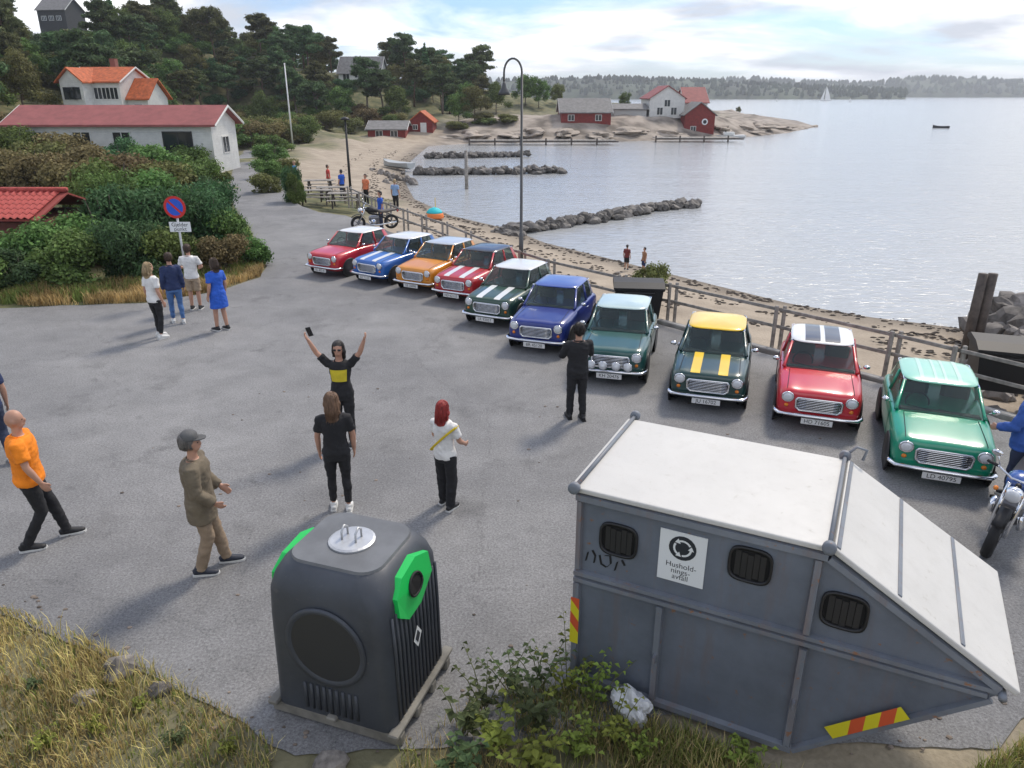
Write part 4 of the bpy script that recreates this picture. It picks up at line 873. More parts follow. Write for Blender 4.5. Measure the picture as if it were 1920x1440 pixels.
person('woman in black T-shirt and leggings with long brown hair and white trainers', (641, 955), 736, .15, C('black'), C('black'), WSH, C('hair_light_brown', (.17, .10, .06)), dict(legL=(.03, .03), legR=(.0, -.05), armL=((.06, .03, -.26), (.0, .05, -.25)), armR=((.06, .03, -.26), (.0, .05, -.25))), True, hair_len=.20, legs='slim')
person('person in black with yellow print holding both arms up in the air', (650, 832), 641, PI, C('black'), C('black'), BSH, C('hair_dark'), dict(armL=((.17, .03, .20), (.09, .05, .22)), armR=((.17, .03, .20), (.09, .05, .22))), True, sleeves='short', glasses=True, hair_len=.08, extra=yellow_print)
person('woman with red hair, white T-shirt and wide black trousers', (838, 950), 752, -.55, C('white'), C('black'), (M('shoe_black'), M('sole_white')), C('hair_red', (.30, .03, .025)), dict(legL=(.03, .06), legR=(0, -.05), armL=((.06, .06, -.25), (-.06, .17, -.15)), armR=((.06, .06, -.25), (-.04, .19, -.12))), True, hair_len=.14, flare=1.22, extra=strap_bag(('yellow', (.66, .48, .02))))
person('person all in black standing in front of the teal green car', (1080, 786), 606, .2, C('black'), C('black'), (M('shoe_black'), DARK), C('hair_dark'), dict(legL=(.03, .07), legR=(0, -.05), armL=((.07, .10, -.22), (-.10, .16, .08)), armR=((.07, .10, -.22), (-.10, .16, .08))), sleeves='long', bulk=.008)
person('person in bright blue jacket and dark cap by the motorcycle', (1890, 938), 712, .7, C('bright_blue', (.035, .10, .36)), C('dark_jeans'), BSH, C('hair_dark'), dict(armL=((.08, .08, -.24), (-.08, .2, -.1)), armR=((.07, .0, -.26), (.0, .08, -.24))), sleeves='long', cap=C('cap_navy', (.012, .016, .035)), bulk=.02, hem=.80)
# a phone in the raised hand
ph = MB().box((0, 0, 0), (.08, .014, .16), 0, .006).obj('phone', DARK); tag(ph, 'black phone in the hand of the person with raised arms', 'phone')
q = g(650, 832); ph.location = at(580, 622, q.y - .10); ph.rotation_euler = (.2, -.25, 0)
# small figures farther along the beach
CG = 'people along the far beach'
for lab, fp, hy_, face, tp, bt, sh, hr in [
    ('person in light blue top and red shorts by the hedge on the far beach', (556, 352), 288, 2.2, C('sky_blue', (.08, .32, .6)), C('red', (.5, .05, .04)), WSH, C('hair_fair')),
    ('person in blue standing between the picnic tables and the water', (643, 372), 306, 1.0, C('royal_blue'), C('dark_jeans'), BSH, C('hair_dark')),
    ('person in red top walking on the sand past the picnic tables', (618, 360), 303, -1.2, C('red'), C('tan'), BSH, C('hair_brown')),
    ('person in orange top on the far beach', (688, 383), 318, 2.6, C('coral', (.75, .22, .10)), C('black'), BSH, C('hair_brown')),
    ('person in pale blue top at the edge of the far beach', (743, 396), 350, -.4, C('pale_blue', (.25, .38, .6)), C('black'), BSH, C('hair_fair')),
    ('person in blue shirt beside the parked motorcycle at the fence', (716, 430), 366, 2.0, C('royal_blue'), C('dark_jeans'), BSH, C('hair_dark'))]:
    pp = g(*fp); zz = min(0, max(SEA_Z, hpt(pp.x, pp.y))); pp = g(fp[0], fp[1], zz)
    person(lab, fp, hy_, face, tp, bt, sh, hr, loc=pp, vox=.018, hgt=1.72)
for lab, fp, face, tp, bt in [('bather in dark top at the water edge near the large groyne', (1174, 506), -.6, C('maroon', (.16, .03, .03)), C('black')), ('bather in brown top at the water edge near the large groyne', (1206, 512), 1.9, C('brown_top', (.30, .16, .09)), C('navy'))]:
    pp = g(fp[0], fp[1], -1.05); person(lab, fp, 0, face, tp, bt, BSH, C('hair_dark'), loc=pp, vox=.018, hgt=1.0, legs='short')
# ------------------------------------------------------------------ vegetation
def leafmat(name, col, var=.45): return M(name, col, .75, var=.30, vscale=.8, island=var, transl=.25, spec=.2)
PINEM = leafmat('pine_needles', (0.084, 0.131, 0.054)); PINE2 = leafmat('pine_needles_warm', (0.109, 0.122, 0.049)); BROAD = leafmat('broad_leaves', (0.122, 0.192, 0.054)); BROAD2 = leafmat('broad_leaves_olive', (0.160, 0.166, 0.058)); RUSSET = leafmat('russet_leaves', (0.192, 0.160, 0.070)); SPRUCE = leafmat('juniper_needles', (0.070, 0.134, 0.054)); WEEDM = leafmat('weed_leaves', (0.243, 0.282, 0.058)); WEED2 = leafmat('ivy_leaves', (0.109, 0.147, 0.064))
BARK = M('bark', (.13, .085, .06), .9, var=.4, vscale=8, bump=.5, bscale=14); BARK2 = M('bark_grey', (.16, .13, .105), .9, var=.3, vscale=8)
def leaves(blobs, n, size, seed, flat=1.0, shell=.55, aspect=1.6, bend=.25):
    """many small leaf-sized faces spread through a set of ellipsoids"""
    r = np.random.default_rng(seed); w = np.array([b[3] * b[4] * b[5] for b in blobs]) ** .7; w = w / w.sum()
    k = r.choice(len(blobs), n, p=w); B = np.array(blobs)[k]
    d = r.normal(size=(n, 3)); d /= np.linalg.norm(d, axis=1)[:, None]
    rad = (shell + (1 - shell) * r.random(n)) ** .8 * (1 + .12 * r.normal(size=n))
    pos = B[:, :3] + d * B[:, 3:6] * rad[:, None]
    nrm = d * np.array([1, 1, 1.0]) + r.normal(size=(n, 3)) * .7; nrm[:, 2] += .35 * flat; nrm /= np.linalg.norm(nrm, axis=1)[:, None]
    u = np.cross(nrm, r.normal(size=(n, 3))); u /= np.linalg.norm(u, axis=1)[:, None]; v = np.cross(nrm, u)
    s = size * (.55 + .9 * r.random(n)); a = u * (s * aspect / 2)[:, None]; b = v * (s / 2)[:, None]
    V = np.stack([pos - a, pos + b * .9 + nrm * (s * bend * .3)[:, None], pos + a, pos - b * .9 + nrm * (s * bend * .3)[:, None]], 1).reshape(-1, 3)
    Fc = np.arange(4 * n).reshape(-1, 4); return V, Fc
def leaf_mesh(name, *a, **k):
    V, Fc = leaves(*a, **k); me = bpy.data.meshes.new(name); me.from_pydata(V.tolist(), [], Fc.tolist()); return me
def limb_tree(r, h, spread, lift=.45, n=8, r0=.16, lean=.1):
    mb = MB(); top = Vector((r.uniform(-lean, lean) * h, r.uniform(-lean, lean) * h, h * .92)); pts = [Vector((0, 0, -.3)), Vector((top.x * .2 + r.uniform(-.1, .1), top.y * .2, h * .3)), Vector((top.x * .55, top.y * .55 + r.uniform(-.15, .15), h * .62)), top]
    mb.tube(pts, [r0, r0 * .75, r0 * .5, r0 * .15], 7); ends = [top]
    for i in range(n):
        f = lift + (1 - lift) * (i + .5) / n * .92; b = pts[0].lerp(pts[1], f * 3) if f < .33 else (pts[1].lerp(pts[2], (f - .33) * 3.1) if f < .65 else pts[2].lerp(pts[3], (f - .65) / .35))
        a = i * 2.4 + r.uniform(-.5, .5); L_ = spread * (1.15 - f * .6) * r.uniform(.7, 1.1); e = b + Vector((math.cos(a) * L_, math.sin(a) * L_, L_ * r.uniform(.05, .45)))
        mb.tube([b, b.lerp(e, .5) + Vector((0, 0, -.06 * L_)), e], [r0 * .35, r0 * .22, r0 * .08], 5); ends.append(e)
    return mb, ends
TREES = {}
def tree_proto(key, seed, h, spread, kind):
    r = random.Random(seed)
    if kind == 'pine': mb, ends = limb_tree(r, h, spread, .42, 13, h * .024); blobs = [(e.x, e.y, e.z + .1, spread * r.uniform(.18, .42), spread * r.uniform(.18, .42), spread * r.uniform(.09, .2)) for e in ends]; blobs += [(e.x * .5, e.y * .5, e.z - .1 + r.uniform(-.2, .4), spread * .3, spread * .3, spread * .16) for e in ends[1:]]; cr = leaf_mesh('crown', blobs, 8000, .21 * h / 9, seed, shell=.15, aspect=2.4)
    elif kind == 'spruce':
        mb = MB().tube([(0, 0, -.3), (0, 0, h * .5), (0, 0, h)], [h * .02, h * .012, .01], 6); blobs = []
        for i in range(16):
            z = h * (.12 + .86 * i / 15); w = spread * (1 - i / 16.5)
            for k in range(5): a = k * 1.257 + i * .9; blobs.append((math.cos(a) * w * .5, math.sin(a) * w * .5, z - w * .1, w * .5, w * .5, h * .035))
        cr = leaf_mesh('crown', blobs, 4200, .26 * h / 9, seed, shell=.15)
    else: mb, ends = limb_tree(r, h, spread, .25, 12, h * .02, .06); blobs = [(e.x, e.y, e.z, spread * r.uniform(.3, .48), spread * r.uniform(.3, .48), spread * r.uniform(.25, .4)) for e in ends] + [(0, 0, h * .6, spread * .6, spread * .6, h * .25)]; cr = leaf_mesh('crown', blobs, 8000, .21 * h / 8, seed, shell=.2)
    TREES[key] = (mb.mesh('trunk', True), cr)
for i in range(4): tree_proto('pine%d' % i, 20 + i, 9, 2.9 + .25 * i, 'pine')
for i in range(2): tree_proto('spruce%d' % i, 40 + i, 9, 2.2, 'spruce')
for i in range(3): tree_proto('broad%d' % i, 60 + i, 7, 2.9, 'broad')
def plant_tree(key, x, y, z, s, rz, mat, label, group, name='pine_tree', bark=BARK):
    t = thing(name, label, 'tree', (x, y, z), rz, group); t.scale = (s, s, s * rnd.uniform(.9, 1.1)); link('trunk', TREES[key][0], bark, t); link('crown', TREES[key][1], mat, t); return t
KEEP = []      # (photo X0,X1,Y0,Y1, distance) windows kept free for houses behind
def free(x, y, z, h, w):
    """does a tree here hide one of the houses?"""
    f = y * math.cos(TILT) - (z - CAM_H) * math.sin(TILT)
    def px(zz): f = y * math.cos(TILT) - (zz - CAM_H) * math.sin(TILT); u = y * math.sin(TILT) + (zz - CAM_H) * math.cos(TILT); return 960 + F_PX * x / f, 720 - F_PX * u / f
    X0, Y0 = px(z); X1, Y1 = px(z + h); hw = F_PX * w / f
    for a, b, c, d, dist in KEEP:
        if y < dist + 3 and X0 + hw > a and X0 - hw < b and Y1 < d and Y0 > c: return False
    return True
KEEP += [(125, 325, 120, 210, 84), (20, 450, 195, 300, 58), (50, 170, -20, 60, 230), (640, 720, 118, 150, 230), (1035, 1150, 180, 232, 150), (1215, 1345, 155, 260, 130), (760, 820, 205, 255, 110), (1150, 1215, 190, 215, 140), (-50, 130, 345, 420, 30)]
HG = 'pine trees on the wooded hillside'
r = random.Random(11); placed = []; cnt = 0
for _ in range(6000):
    if cnt >= 340: break
    y = r.uniform(58, 235); x = r.uniform(-.80, -.03) * y + r.uniform(-6, 2)
    X = 960 + F_PX * x / (y * math.cos(TILT)); 
    if X < -160 or X > 905: continue
    if any((x - a) ** 2 + (y - b) ** 2 < (2.2 + y * .008) ** 2 for a, b in placed): continue
    sd = float(sdist(np.array([(x, y)]))[0])
    if sd < 26: continue
    z = hpt(x, y)
    if z < 1.2: continue
    s = r.uniform(.65, 1.05); kind = r.random()
    key, mat, nm, lab, bk = ('pine%d' % r.randrange(4), r.choice([PINEM, PINEM, PINE2]), 'pine_tree', 'dark pine on the wooded hillside behind the houses', BARK) if kind < .66 else (('broad%d' % r.randrange(3), r.choice([BROAD, BROAD2]), 'leafy_tree', 'lighter leafy tree among the hillside pines', BARK2) if kind < .9 else ('spruce%d' % r.randrange(2), SPRUCE, 'spruce_tree', 'pointed spruce among the hillside pines', BARK))
    if not free(x, y, z, 8 * s, 2.2 * s): continue
    plant_tree(key, x, y, z - .1, s, r.uniform(0, 6.28), mat, lab, {'pine_tree': HG, 'leafy_tree': 'leafy trees on the hillside', 'spruce_tree': 'spruces on the hillside'}[nm], nm, bk); placed.append((x, y)); cnt += 1
# trees round the far boathouses
for X, Y, s, key, m_, in [(985, 200, .9, 'broad0', BROAD), (1010, 204, .7, 'broad1', BROAD), (1045, 195, .55, 'broad2', BROAD2), (930, 215, .8, 'broad1', BROAD), (890, 225, .8, 'broad0', BROAD2), (860, 232, .7, 'broad2', BROAD), (1170, 205, .5, 'broad2', BROAD), (1385, 206, .35, 'broad1', BROAD2), (720, 222, 1.0, 'pine2', PINEM), (690, 220, 1.0, 'pine1', PINEM), (745, 228, .8, 'broad1', BROAD), (830, 215, .9, 'pine0', PINEM), (600, 235, .9, 'pine3', PINEM), (560, 238, 1.0, 'pine1', PINEM), (640, 232, .9, 'broad0', BROAD), (500, 243, .8, 'broad2', BROAD)]:
    p = hit(X, Y, 70, 260); plant_tree(key, p.x, p.y, p.z - .2, s, X, m_, 'tree standing near the shore by the far boathouses', 'trees by the boathouses', 'shore_tree', BARK2)

# bushes that close the left side of the lot
BUSH = {}
def bush_proto(key, seed, kind):
    r = random.Random(seed); blobs = []
    for i in range(22):
        a = r.uniform(0, 6.28); d = r.uniform(0, .62); z = r.uniform(.25, .95); k = r.uniform(.10, .40); blobs.append((math.cos(a) * d * 1.1, math.sin(a) * d * 1.1, z, k, k * r.uniform(.7, 1.2), k * r.uniform(.6, 1.1)))
    mb = MB()
    for i in range(7):
        a = r.uniform(0, 6.28); d = r.uniform(.2, .55); mb.tube([(0, 0, -.1), (math.cos(a) * d * .5, math.sin(a) * d * .5, .4), (math.cos(a) * d, math.sin(a) * d, r.uniform(.7, 1.1))], [.03, .02, .006], 5)
    BUSH[key] = (mb.mesh('stems'), leaf_mesh('foliage', blobs, {'fine': 13000, 'leaf': 9000}[kind], {'fine': .036, 'leaf': .055}[kind], seed, shell=.25, aspect={'fine': 2.6, 'leaf': 1.6}[kind]))
for i in range(3): bush_proto('fine%d' % i, 80 + i, 'fine'); bush_proto('leaf%d' % i, 90 + i, 'leaf')
def plant_bush(key, p, w, h, mat, label, group, name='bush'):
    t = thing(name, label, 'bush', p, rnd.uniform(0, 6.28), group); t.scale = (w, w, h); link('stems', BUSH[key][0], BARK2, t); link('foliage', BUSH[key][1], mat, t); return t
bl = []   # (foot X, Y in the photo, width, height, kind)
for X, Y, w, h, kd in [(40, 545, 1.4, 1.3, 'd'), (150, 540, 1.5, 1.7, 'g'), (250, 530, 1.3, 2.0, 'd'), (330, 520, 1.2, 1.7, 'g'), (420, 515, 1.1, 1.3, 'r'), (470, 500, .9, 1.0, 'g'), (-60, 560, 1.5, 1.3, 'd'), (95, 520, 1.6, 2.0, 'g'), (10, 515, 1.4, 1.3, 'g'), (215, 490, 1.7, 2.7, 'd'), (300, 480, 1.7, 2.5, 'd'), (380, 470, 1.5, 2.2, 'd'), (430, 465, 1.1, 1.6, 'g'), (215, 455, 1.6, 2.8, 'd'), (300, 440, 2.0, 2.6, 'g'), (390, 430, 1.5, 2.1, 'd'), (175, 445, 1.2, 2.3, 'g'),
    (220, 415, 2.2, 3.0, 'g'), (320, 400, 2.0, 2.5, 'o'), (395, 395, 1.4, 1.8, 'd'), (160, 395, 2.2, 2.6, 'r'), (270, 375, 2.2, 2.6, 'r'), (360, 370, 1.8, 2.2, 'g'), (90, 380, 2.2, 2.6, 'r'), (20, 375, 2.2, 2.8, 'r'), (400, 352, 1.5, 1.8, 'g'), (180, 362, 2.5, 2.8, 'r'), (60, 350, 2.6, 3.0, 'o'), (300, 345, 2.4, 2.6, 'g'), (240, 335, 2.6, 2.8, 'd'), (130, 335, 2.8, 3.0, 'r'), (350, 328, 2.3, 2.2, 'g'), (20, 330, 2.8, 3.2, 'd'), (200, 318, 3.0, 2.8, 'g'), (100, 312, 3.0, 3.0, 'o'), (300, 312, 2.8, 2.2, 'd'), (30, 305, 3.4, 3.4, 'r'), (385, 306, 2.0, 1.6, 'g'), (420, 285, 2.0, 1.6, 'd'),
    (505, 335, 1.5, 1.5, 'g'), (500, 360, 1.2, 1.3, 'o'), (510, 305, 1.8, 1.7, 'g'), (515, 285, 2.2, 1.8, 'g'), (548, 378, .75, 2.2, 'd'), (556, 381, .7, 1.9, 'd'), (540, 320, 1.3, 1.2, 'o')]:
    if X < 130 and 400 < Y < 520 and False: continue
    k = {'d': ('fine%d' % rnd.randrange(3), rnd.choice([SPRUCE, BROAD]), 'dark green dense bush at the left edge of the car park', 'dark bushes left of the car park'), 'g': ('leaf%d' % rnd.randrange(3), BROAD, 'mid green leafy bush left of the road', 'green bushes left of the road'), 'o': ('leaf%d' % rnd.randrange(3), BROAD2, 'olive coloured bush left of the road', 'olive bushes left of the road'), 'r': ('leaf%d' % rnd.randrange(3), RUSSET, 'russet brown bush between the green ones', 'russet bushes left of the road')}[kd]
    if X > 480: k = (k[0], k[1], 'green shrub between the road and the far beach', 'shrubs between road and beach')
    p = g(X, Y); p.z = min(hpt(p.x, p.y), 1.0) if Y > 330 else hpt(p.x, p.y); 
    plant_bush(k[0], p, w, h / 1.25, k[1], k[2], k[3])
for i in range(130):   # scrub on the hillside under the trees
    X = rnd.uniform(-60, 800); Y = rnd.uniform(60, 200); p = hit(X, Y, 60, 240)
    if p.y > 235 or not free(p.x, p.y, p.z, 2.0, 2.0): continue
    s = rnd.uniform(2.0, 3.6); plant_bush(rnd.choice(['leaf0', 'leaf1', 'leaf2']), p, s, s * .7, rnd.choice([BROAD, BROAD2, SPRUCE]), 'low bush in the undergrowth of the wooded hillside', 'undergrowth on the hillside')
for i in range(110):   # far scrub between the low house and the boathouses and on the lower hillside
    X = rnd.uniform(440, 900); Y = rnd.uniform(225, 285); p = hit(X, Y, 60, 240)
    if float(sdist(np.array([(p.x, p.y)]))[0]) < 16 or not free(p.x, p.y, p.z, 2.0, 2.0): continue
    s = rnd.uniform(1.5, 3.0); plant_bush(rnd.choice(['leaf0', 'leaf1', 'leaf2']), p, s, s * .8, rnd.choice([BROAD, BROAD2, RUSSET]), 'scrub bush on the slope above the far beach', 'scrub on the far slope')
sb = g(1215, 556, -.3); plant_bush('leaf1', (sb.x, sb.y, -.35), .65, .95, BROAD2, 'small shrub by the beach fence behind the teal car', None)

# grass: blades in one mesh per stretch
def grass(name, label, poly, n, hmin, hmax, cols, seed, width=.006, z=None, fade=None):
    r = random.Random(seed); xs_ = [p[0] for p in poly]; ys_ = [p[1] for p in poly]; pa = poly
    def inside(x, y):
        c = False
        for i in range(len(pa)):
            (x0, y0), (x1, y1) = pa[i], pa[i - 1]
            if (y0 > y) != (y1 > y) and x < (x1 - x0) * (y - y0) / (y1 - y0) + x0: c = not c
        return c
    P = []
    while len(P) < n:
        x, y = r.uniform(min(xs_), max(xs_)), r.uniform(min(ys_), max(ys_))
        if inside(x, y) and noise.noise(Vector((x * 1.1, y * 1.1, seed * 3.7))) + .5 * noise.noise(Vector((x * 3.7, y * 3.7, seed))) > r.uniform(-.5, .35): P.append((x, y))
    Z = height(np.array(P)) if z is None else np.full(n, z); vs, fs = [], []
    for (x, y), zz in zip(P, Z):
        h = r.uniform(hmin, hmax) * (1 + .6 * noise.noise(Vector((x, y, 9)))); a = r.uniform(0, 6.28); l = r.uniform(.1, .75) * h; w = width * r.uniform(.7, 1.5); dx, dy = math.cos(a), math.sin(a); o = len(vs)
        vs += [(x - dy * w, y + dx * w, zz - .01), (x + dy * w, y - dx * w, zz - .01), (x + dx * l * .35 + dy * w * .8, y + dy * l * .35 - dx * w * .8, zz + h * .6), (x + dx * l * .35 - dy * w * .8, y + dy * l * .35 + dx * w * .8, zz + h * .6), (x + dx * l, y + dy * l, zz + h * .92)]
        fs += [(o, o + 1, o + 2, o + 3), (o + 3, o + 2, o + 4)]
    me = bpy.data.meshes.new(name); me.from_pydata(vs, [], fs); return tag(link(name, me, cols), label, kind='stuff')
DRY = leafmat('dry_grass', (0.512, 0.397, 0.166)); GRN = leafmat('green_grass', (0.218, 0.256, 0.070)); TAN = leafmat('tan_grass', (0.384, 0.275, 0.134))
def pxpoly(pts): return [tuple(g(*p)[:2]) for p in pts]
grass('dry_grass', 'dry yellow grass along the verge', pxpoly([(-120, 582), (0, 576), (150, 571), (280, 566), (400, 546), (488, 518), (498, 492), (440, 495), (330, 525), (150, 535), (-120, 545)]), 26000, .10, .42, DRY, 1, .009, z=-.02)
grass('verge_grass', 'green grass mixed into the verge', pxpoly([(-120, 575), (150, 566), (400, 540), (495, 505), (470, 440), (440, 400), (425, 420), (440, 480), (330, 520), (-120, 550)]), 12000, .12, .5, GRN, 2, .010, z=-.02)
# litter, gravel and fallen leaves along the edges of the asphalt
lr = random.Random(77); lv = MB()
for i in range(900):
    if i < 60: x, y = lr.uniform(-6, 6), lr.uniform(6, 14)
    else:
        k = lr.randrange(len(rag)); x, y = rag[k]
        if y > 9: continue
        x += lr.gauss(0, .16); y += lr.gauss(.08, .16)
    s_ = lr.uniform(.012, .035); a = lr.uniform(0, 6.28); z_ = .004 + s_ * .3; q = 5
    lv.rings([[(x + s_ * kk * math.cos(a + 2 * PI * j / q), y + s_ * kk * lr.uniform(.5, 1) * math.sin(a + 2 * PI * j / q), zz) for j in range(q)] for kk, zz in ((1, .001), (.9, z_ * .7), (.3, z_))])
lvm = M('gravel', (.20, .17, .13), .9, island=.6); tag(lv.obj('gravel', lvm), 'loose gravel and litter along the ragged asphalt edge', kind='stuff')
bank = [(-9.2, 8.4), (-5.8, 6.9), (-4.2, 6.17), (-2.9, 5.5), (-2.1, 4.95), (-1.9, 3.6), (-9, 3.4)]
grass('bank_grass', 'dry brown grass on the bank in front', bank, 26000, .02, .13, TAN, 3, .0045)
grass('bank_straw', 'pale straw on the bank in front', bank, 9000, .04, .24, DRY, 4, .0035)
grass('bank_green', 'green grass on the bank in front', bank, 14000, .02, .11, GRN, 5, .005)
mid = [(-1.0, 4.9), (-.3, 5.5), (.3, 5.6), (.7, 5.55), (1.3, 5.25), (2.4, 4.65), (3.2, 4.3), (4.6, 5.0), (5.2, 4.4), (4, 3.2), (-1.0, 3.4)]
grass('weed_grass', 'green and dry grass between bin and container', mid, 15000, .04, .2, GRN, 6, .004)
grass('weed_straw', 'dry stalks between bin and container', mid, 9000, .04, .22, TAN, 7, .0035)
# leafy weeds, each its own plant
def weed(p, h, n, leaf, mat, seed, label, group):
    r = random.Random(seed); t = thing('weed', label, 'plant', p, 0, group)
    V = []; Fc = []
    for i in range(n):
        a = r.uniform(0, 6.28); l = r.uniform(.15, .75) * h; hh = h * r.uniform(.55, 1.0); e = Vector((math.cos(a) * l, math.sin(a) * l, hh)); b = Vector((r.uniform(-.04, .04), r.uniform(-.04, .04), 0)); m_ = b.lerp(e, .5) + Vector((0, 0, hh * .18))
        MB().tube([b, m_, e], [.006, .0045, .002], 5).obj('stem', M('weed_stem', (.12, .13, .05), .8), t)
        for k in range(9):
            f = .2 + .8 * k / 8; c = (b.lerp(m_, f * 2) if f < .5 else m_.lerp(e, f * 2 - 1)); aa = k * 2.3 + r.uniform(-.4, .4); L_ = leaf * r.uniform(.6, 1.2) * (1.15 - .5 * f); d = Vector((math.cos(aa), math.sin(aa), r.uniform(-.1, .5))).normalized(); s_ = d.cross(Vector((0, 0, 1))).normalized() * L_ * .3; o = len(V)
            V += [c, c + d * L_ * .45 + s_ + Vector((0, 0, .01)), c + d * L_ + Vector((0, 0, -.02)), c + d * L_ * .45 - s_ + Vector((0, 0, .01))]; Fc += [(o, o + 1, o + 2, o + 3)]
    me = bpy.data.meshes.new('leaves'); me.from_pydata([tuple(v) for v in V], [], Fc); link('leaves', me, mat, t); return t
for i, (X, Y, h, n, lf, m_) in enumerate([(905, 1330, .55, 9, .10, WEED2), (960, 1300, .5, 9, .10, WEED2), (1010, 1290, .55, 9, .09, WEED2), (1060, 1300, .62, 10, .09, WEEDM), (1105, 1330, .62, 10, .09, WEEDM), (1150, 1385, .5, 9, .09, WEEDM), (1010, 1370, .5, 10, .12, WEED2), (930, 1400, .45, 10, .12, WEEDM), (1080, 1420, .42, 9, .1, WEEDM), (870, 1375, .5, 8, .12, WEED2), (1200, 1425, .35, 8, .08, WEEDM), (1000, 1440, .4, 9, .13, WEEDM), (860, 1440, .38, 9, .12, WEED2), (1395, 1436, .3, 8, .1, WEEDM), (60, 1290, .16, 8, .06, WEED2), (180, 1370, .18, 9, .06, WEEDM), (330, 1390, .16, 8, .06, WEED2), (90, 1400, .2, 9, .07, WEEDM), (430, 1410, .16, 8, .06, WEEDM), (260, 1330, .14, 8, .05, WEEDM)]):
    p = g(X, Y); p.z = min(0.0, hpt(p.x, p.y)) if p.y > 4.6 else hpt(p.x, p.y); weed(p, h, n, lf, m_, 300 + i, 'low green weed in the dry grass of the bank' if X < 500 else 'leafy weed growing between the bin and the long container' if X < 1300 else 'small weed in front of the long container', 'weeds in the bank grass' if X < 500 else 'weeds at the foot of the containers' if X < 1300 else None)
# ------------------------------------------------------------------ stones
def stone_mesh(seed, n=2, amp=1.0, smooth=False):
    bm = bmesh.new(); bmesh.ops.create_icosphere(bm, subdivisions=n, radius=.5); r = random.Random(seed); sc = (r.uniform(.9, 1.3), r.uniform(.75, 1.0), r.uniform(.55, .85))
    for v in bm.verts:
        d = 1 + amp * (.55 * noise.noise(v.co * 2.3 + Vector((seed, 0, 0))) + .25 * noise.noise(v.co * 5 + Vector((0, seed, 0)))); v.co = Vector((v.co.x * sc[0] * d, v.co.y * sc[1] * d, v.co.z * sc[2] * d))
    me = bpy.data.meshes.new('stone'); bm.to_mesh(me); bm.free(); smooth_angle(me, 22); return me
STONES = [stone_mesh(i) for i in range(8)]; CRAGS = [stone_mesh(30 + i, 4, 1.3) for i in range(6)]
ROCK = M('granite', (.20, .182, .165), .9, var=.45, vscale=2.5, bump=.6, bscale=7); ROCKD = M('wet_granite', (.12, .11, .10), .75, var=.4, vscale=2.5, bump=.6, bscale=7)
for m_ in (ROCK, ROCKD):
    N = m_.node_tree.nodes; L = m_.node_tree.links; p_ = N['Principled BSDF']; src = p_.inputs['Base Color'].links[0].from_socket; oi = N.new('ShaderNodeObjectInfo'); hs = N.new('ShaderNodeHueSaturation'); mr = N.new('ShaderNodeMapRange'); mr.inputs['To Min'].default_value = .6; mr.inputs['To Max'].default_value = 1.35
    L.new(oi.outputs['Random'], mr.inputs['Value']); L.new(mr.outputs[0], hs.inputs['Value']); L.new(src, hs.inputs['Color']); L.new(hs.outputs[0], p_.inputs['Base Color'])
def rubble(name, label, cat, line, n, smin, smax, width, pile, z0, mat, seed):
    r = random.Random(seed); line = [Vector(p) for p in line]; c = line[0]
    t = thing(name, label, cat, (c.x, c.y, z0)); tot = sum((b - a).length for a, b in zip(line[:-1], line[1:]))
    for i in range(n):
        f = (i + r.random()) / n * tot
        for a, b in zip(line[:-1], line[1:]):
            L_ = (b - a).length
            if f <= L_: break
            f -= L_
        p = a + (b - a) * min(1, f / L_); d = (b - a).normalized(); off = r.gauss(0, .45) * width; z = pile * max(0, 1 - (off / width) ** 2) * r.uniform(.3, 1); q = Vector((p.x - d.y * off, p.y + d.x * off))
        s = r.uniform(smin, smax); o = link('stone', STONES[r.randrange(8)], mat, t); o.location = (q.x - c.x, q.y - c.y, z); o.scale = (s, s, s); o.rotation_euler = (r.uniform(-.4, .4), r.uniform(-.4, .4), r.uniform(0, 6.28))
    return t
def G2(X, Y, z=SEA_Z): p = g(X, Y, z); return (p.x, p.y)
rubble('stone_groyne', 'large groyne of boulders running from the beach into the sea', 'groyne', [G2(935, 443), G2(1020, 430), G2(1120, 414), G2(1210, 396), G2(1305, 386)], 170, .40, .85, .62, .32, SEA_Z + .02, ROCKD, 1)
rubble('stone_groyne', 'middle groyne, long low line of dark stones', 'groyne', [G2(780, 328), G2(900, 327), G2(1055, 324)], 70, .5, 1.1, .7, .35, SEA_Z + .1, ROCKD, 2)
rubble('stone_groyne', 'farthest groyne, short low line of dark stones', 'groyne', [G2(800, 297), G2(990, 294)], 50, .5, 1.1, .8, .35, SEA_Z + .1, ROCKD, 3)
rubble('boulder_bank', 'bank of pale boulders beyond the green car', 'rocks', [G2(1855, 600, -.9), G2(1930, 628, -.7), G2(1960, 700, -.3), G2(1990, 780, -.1)], 70, .45, 1.05, 1.1, .5, -.55, ROCK, 4)
rubble('boulder_bank', 'loose boulders at the water edge of the far beach', 'rocks', [G2(700, 318, -1.0), G2(740, 330, -1.0), G2(770, 345, -1.2)], 22, .35, .9, 2.2, .1, -1.15, ROCK, 5)
OUTC = M('outcrop_granite', (.34, .29, .24), .9, var=.3, vscale=1.2, bump=.5, bscale=3)
for X, Y, s in [(1060, 252, 4), (1185, 247, 4), (1120, 254, 3.5), (1400, 242, 4.5), (1455, 239, 5), (1500, 239, 4), (1250, 251, 4), (960, 253, 4), (885, 253, 4), (1000, 248, 4), (1352, 242, 4), (845, 257, 3), (1525, 237, 3), (1425, 236, 4)]:
    p = hit(X, Y, 70, 220); o = link('rock_outcrop', CRAGS[int(X) % 6], OUTC); o.location = (p.x, p.y, p.z - .2); o.scale = (s * 1.5, s, s * .42); o.rotation_euler = (0, 0, X); tag(o, 'bare weathered rock outcrop on the point by the boathouses', 'rock', 'rock outcrops on the point')
